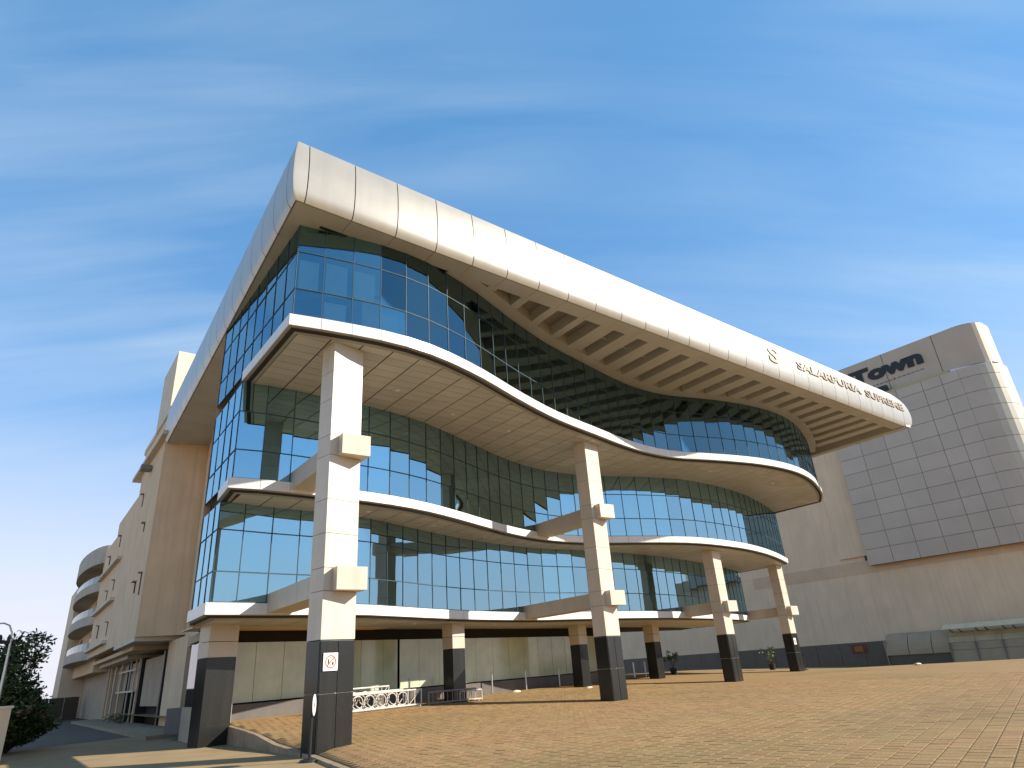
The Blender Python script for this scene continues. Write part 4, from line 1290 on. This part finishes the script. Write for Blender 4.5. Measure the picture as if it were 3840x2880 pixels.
barricade((9.8, 6.95), (12.5, 6.6), .32, .50, 'greysteel', 'grey barred barricade to the right of the white ones', False)
barricade((11.7, 6.85), (12.75, 6.45), .31, .44, 'whitesteel', 'short white barred barricade at the end of the row', False)

# ------------------------------------------------------------------ planting
def leaf_mass(b, c, rad, n, size, rs_):
    for _ in range(n):
        while True:
            v = Vector((rs_.uniform(-1, 1), rs_.uniform(-1, 1), rs_.uniform(-1, 1)))
            if 0.25 < v.length < 1: break
        p = Vector(c) + Vector((v.x * rad[0], v.y * rad[1], v.z * rad[2]))
        s = size * rs_.uniform(.6, 1.3)
        x = Vector((rs_.gauss(0, 1), rs_.gauss(0, 1), rs_.gauss(0, .6))).normalized()
        y = x.cross(Vector((rs_.gauss(0, 1), rs_.gauss(0, 1), rs_.gauss(0, 1))).normalized()).normalized()
        b.add([p - x * s, p + y * s * .42 - x * s * .1, p + x * s, p - y * s * .42 - x * s * .1], [(0, 1, 2, 3)])
def shrub(name, base, label, h, spread, seed, n_branch=26, leaves=130, leaf=.075, blooms=True, group=None):
    rs_ = random.Random(seed)
    rt = thing(name, label, 'tree' if h > 3 else 'plant', base, group)
    tr_ = MB(); c1 = MB(); c2 = MB(); fl = MB()
    b0 = Vector(base)
    for k in range(n_branch):
        az = rs_.uniform(0, 2 * math.pi); u = rs_.uniform(.25, 1)
        tip = b0 + Vector((math.cos(az) * spread * rs_.uniform(.3, 1) * (1.15 - .55 * u), math.sin(az) * spread * rs_.uniform(.3, 1) * (1.15 - .55 * u), h * u))
        mid = b0 + (tip - b0) * .5 + Vector((rs_.gauss(0, .12), rs_.gauss(0, .12), .15 * h * .3))
        tr_.tube([b0 + Vector((rs_.gauss(0, .08), rs_.gauss(0, .08), 0)), mid, tip], [.05, .03, .008], 5)
        for f in (1.0, .82, .62, .45):
            q = b0.lerp(mid, f * 2) if f < .5 else mid.lerp(tip, (f - .5) * 2)
            leaf_mass(c1 if rs_.random() < .65 else c2, q, (.42 * spread / 1.7, .42 * spread / 1.7, .34 * spread / 1.7), leaves // 4, leaf, rs_)
        if blooms and rs_.random() < .3:
            leaf_mass(fl, tip - Vector((0, 0, .15)), (.25, .25, .2), 14, leaf * .8, rs_)
    tr_.build('trunk', 'bark', rt)
    tag(c1.build('crown', 'leaf', rt), kind=None); c2.build('crown', 'leaf2', rt)
    if blooms: fl.build('flowers', 'bloom', rt)
shrub('flowering_tree', (-3.05, 16.9, -.17), 'leafy flowering tree against the sky at the left edge of the lane', 4.1, 1.75, 3, 46, 260, .10)
shrub('flowering_tree', (-2.2, 18.3, -.17), 'lower dark shrub in front of the lane, under the leafy tree', 2.5, 1.7, 5, 34, 300, .10)
for (x, y), lab, sd in (((36.5, 8.0), 'small potted plant against the dado right of the far inner column', 8), ((43.6, 3.0), 'small potted plant left of the farthest column', 9)):
    z = gz(x, y)
    rt = thing('potted_plant', lab, 'plant', (x, y, z), 'potted plants by the mall wall')
    MB().tube([(x, y, z), (x, y, z + .42)], [.2, .28], 14).build('pot', 'pot', rt)
    rs_ = random.Random(sd); c1 = MB(); st = MB()
    for k in range(9):
        tip = Vector((x + rs_.gauss(0, .28), y + rs_.gauss(0, .28), z + rs_.uniform(.9, 1.5)))
        st.tube([(x, y, z + .38), tip], .012, 5); leaf_mass(c1, tip, (.22, .22, .22), 26, .09, rs_)
    st.build('stem', 'bark', rt); c1.build('foliage', 'leaf2', rt)
rs_ = random.Random(21)
for t, lab in ((9.2, 'low green plant by the first dark shop bay'), (11.4, 'low green plant between the steel posts of the lane'), (14.8, 'low plant by the farther dark bays')):
    p = bpt(t, GB + .75)
    rt = thing('low_plant', lab, 'plant', (p.x, p.y, -.02), 'small plants along the lane step')
    c1 = MB(); leaf_mass(c1, (p.x, p.y, .22), (.4, .4, .28), 70, .08, rs_); c1.build('foliage', 'leaf2', rt)
    st = MB(); st.tube([(p.x, p.y, -.02), (p.x, p.y, .25)], .02, 5); st.build('stem', 'bark', rt)

# ------------------------------------------------------------------ wall pillar, lamp post
gw = thing('boundary_wall', 'pale plastered boundary wall end at the bottom left corner', 'wall', (-5.2, 13.3, -.18))
boxobj('wall', (-7.05, 13.75, .62), (6.6, .32, 1.6), 'mallwall', gw, R(-14)); boxobj('coping', (-7.05, 13.75, 1.46), (6.7, .42, .08), 'plaster2', gw, R(-14))
lp = thing('street_lamp', 'thin grey street lamp with curved arm at the left edge', 'lamp', (-4.15, 13.46, -.18))
MB().tube([(-4.12, 13.46, -.18), (-4.13, 13.46, 2.5), (-4.15, 13.46, 3.55), (-4.18, 13.47, 3.86), (-4.28, 13.5, 4.08), (-4.45, 13.54, 4.16), (-4.66, 13.6, 4.14)], [.06, .05, .035, .03, .028, .026, .026], 8).build('pole', 'steel', lp)
MB().box((-4.78, 13.62, 4.10), (.34, .14, .09), R(165)).build('lamp_head', 'black', lp)
MB().tube([(-4.08, 13.45, 3.53), (-5.1, 13.7, 3.53)], .04, 6).build('cross_bar', 'black', lp)
for dx_ in (.12, .38): MB().tube([(-4.08 - dx_, 13.47 + dx_ * .2, 3.55), (-4.08 - dx_, 13.47 + dx_ * .2, 3.68), (-4.08 - dx_, 13.47 + dx_ * .2, 3.78)], [.06, .075, .03], 8).build('spotlight', 'black', lp)

# ------------------------------------------------------------------ loose stones on the paving
for (x, y), r_, lab, sd in (((17.6, 8.2), .17, 'pale stone lying on the paving before the shop plinth', 1), ((21.2, 5.9), .15, 'small pale stone right of the second tall column', 2), ((41.2, -7.4), .2, 'flat pale stone on the paving near the ramp shelter', 3)):
    rs_ = random.Random(sd); z = gz(x, y)
    vs = []; fs = []
    for j, (rad, hh) in enumerate(((1.0, -.02), (1.05, .25), (.7, .55), (.0, .62))):
        for k in range(8):
            a = 2 * math.pi * k / 8; q = rad * (1 + rs_.uniform(-.22, .22))
            vs.append((x + math.cos(a) * r_ * 1.5 * q, y + math.sin(a) * r_ * q, z + hh * r_))
    for j in range(3):
        for k in range(8): fs.append((j * 8 + k, j * 8 + (k + 1) % 8, j * 8 + 8 + (k + 1) % 8, j * 8 + 8 + k))
    tag(MB().add(vs, fs).build('stone', 'plaster2'), lab, 'stone', 'loose stones on the paving')
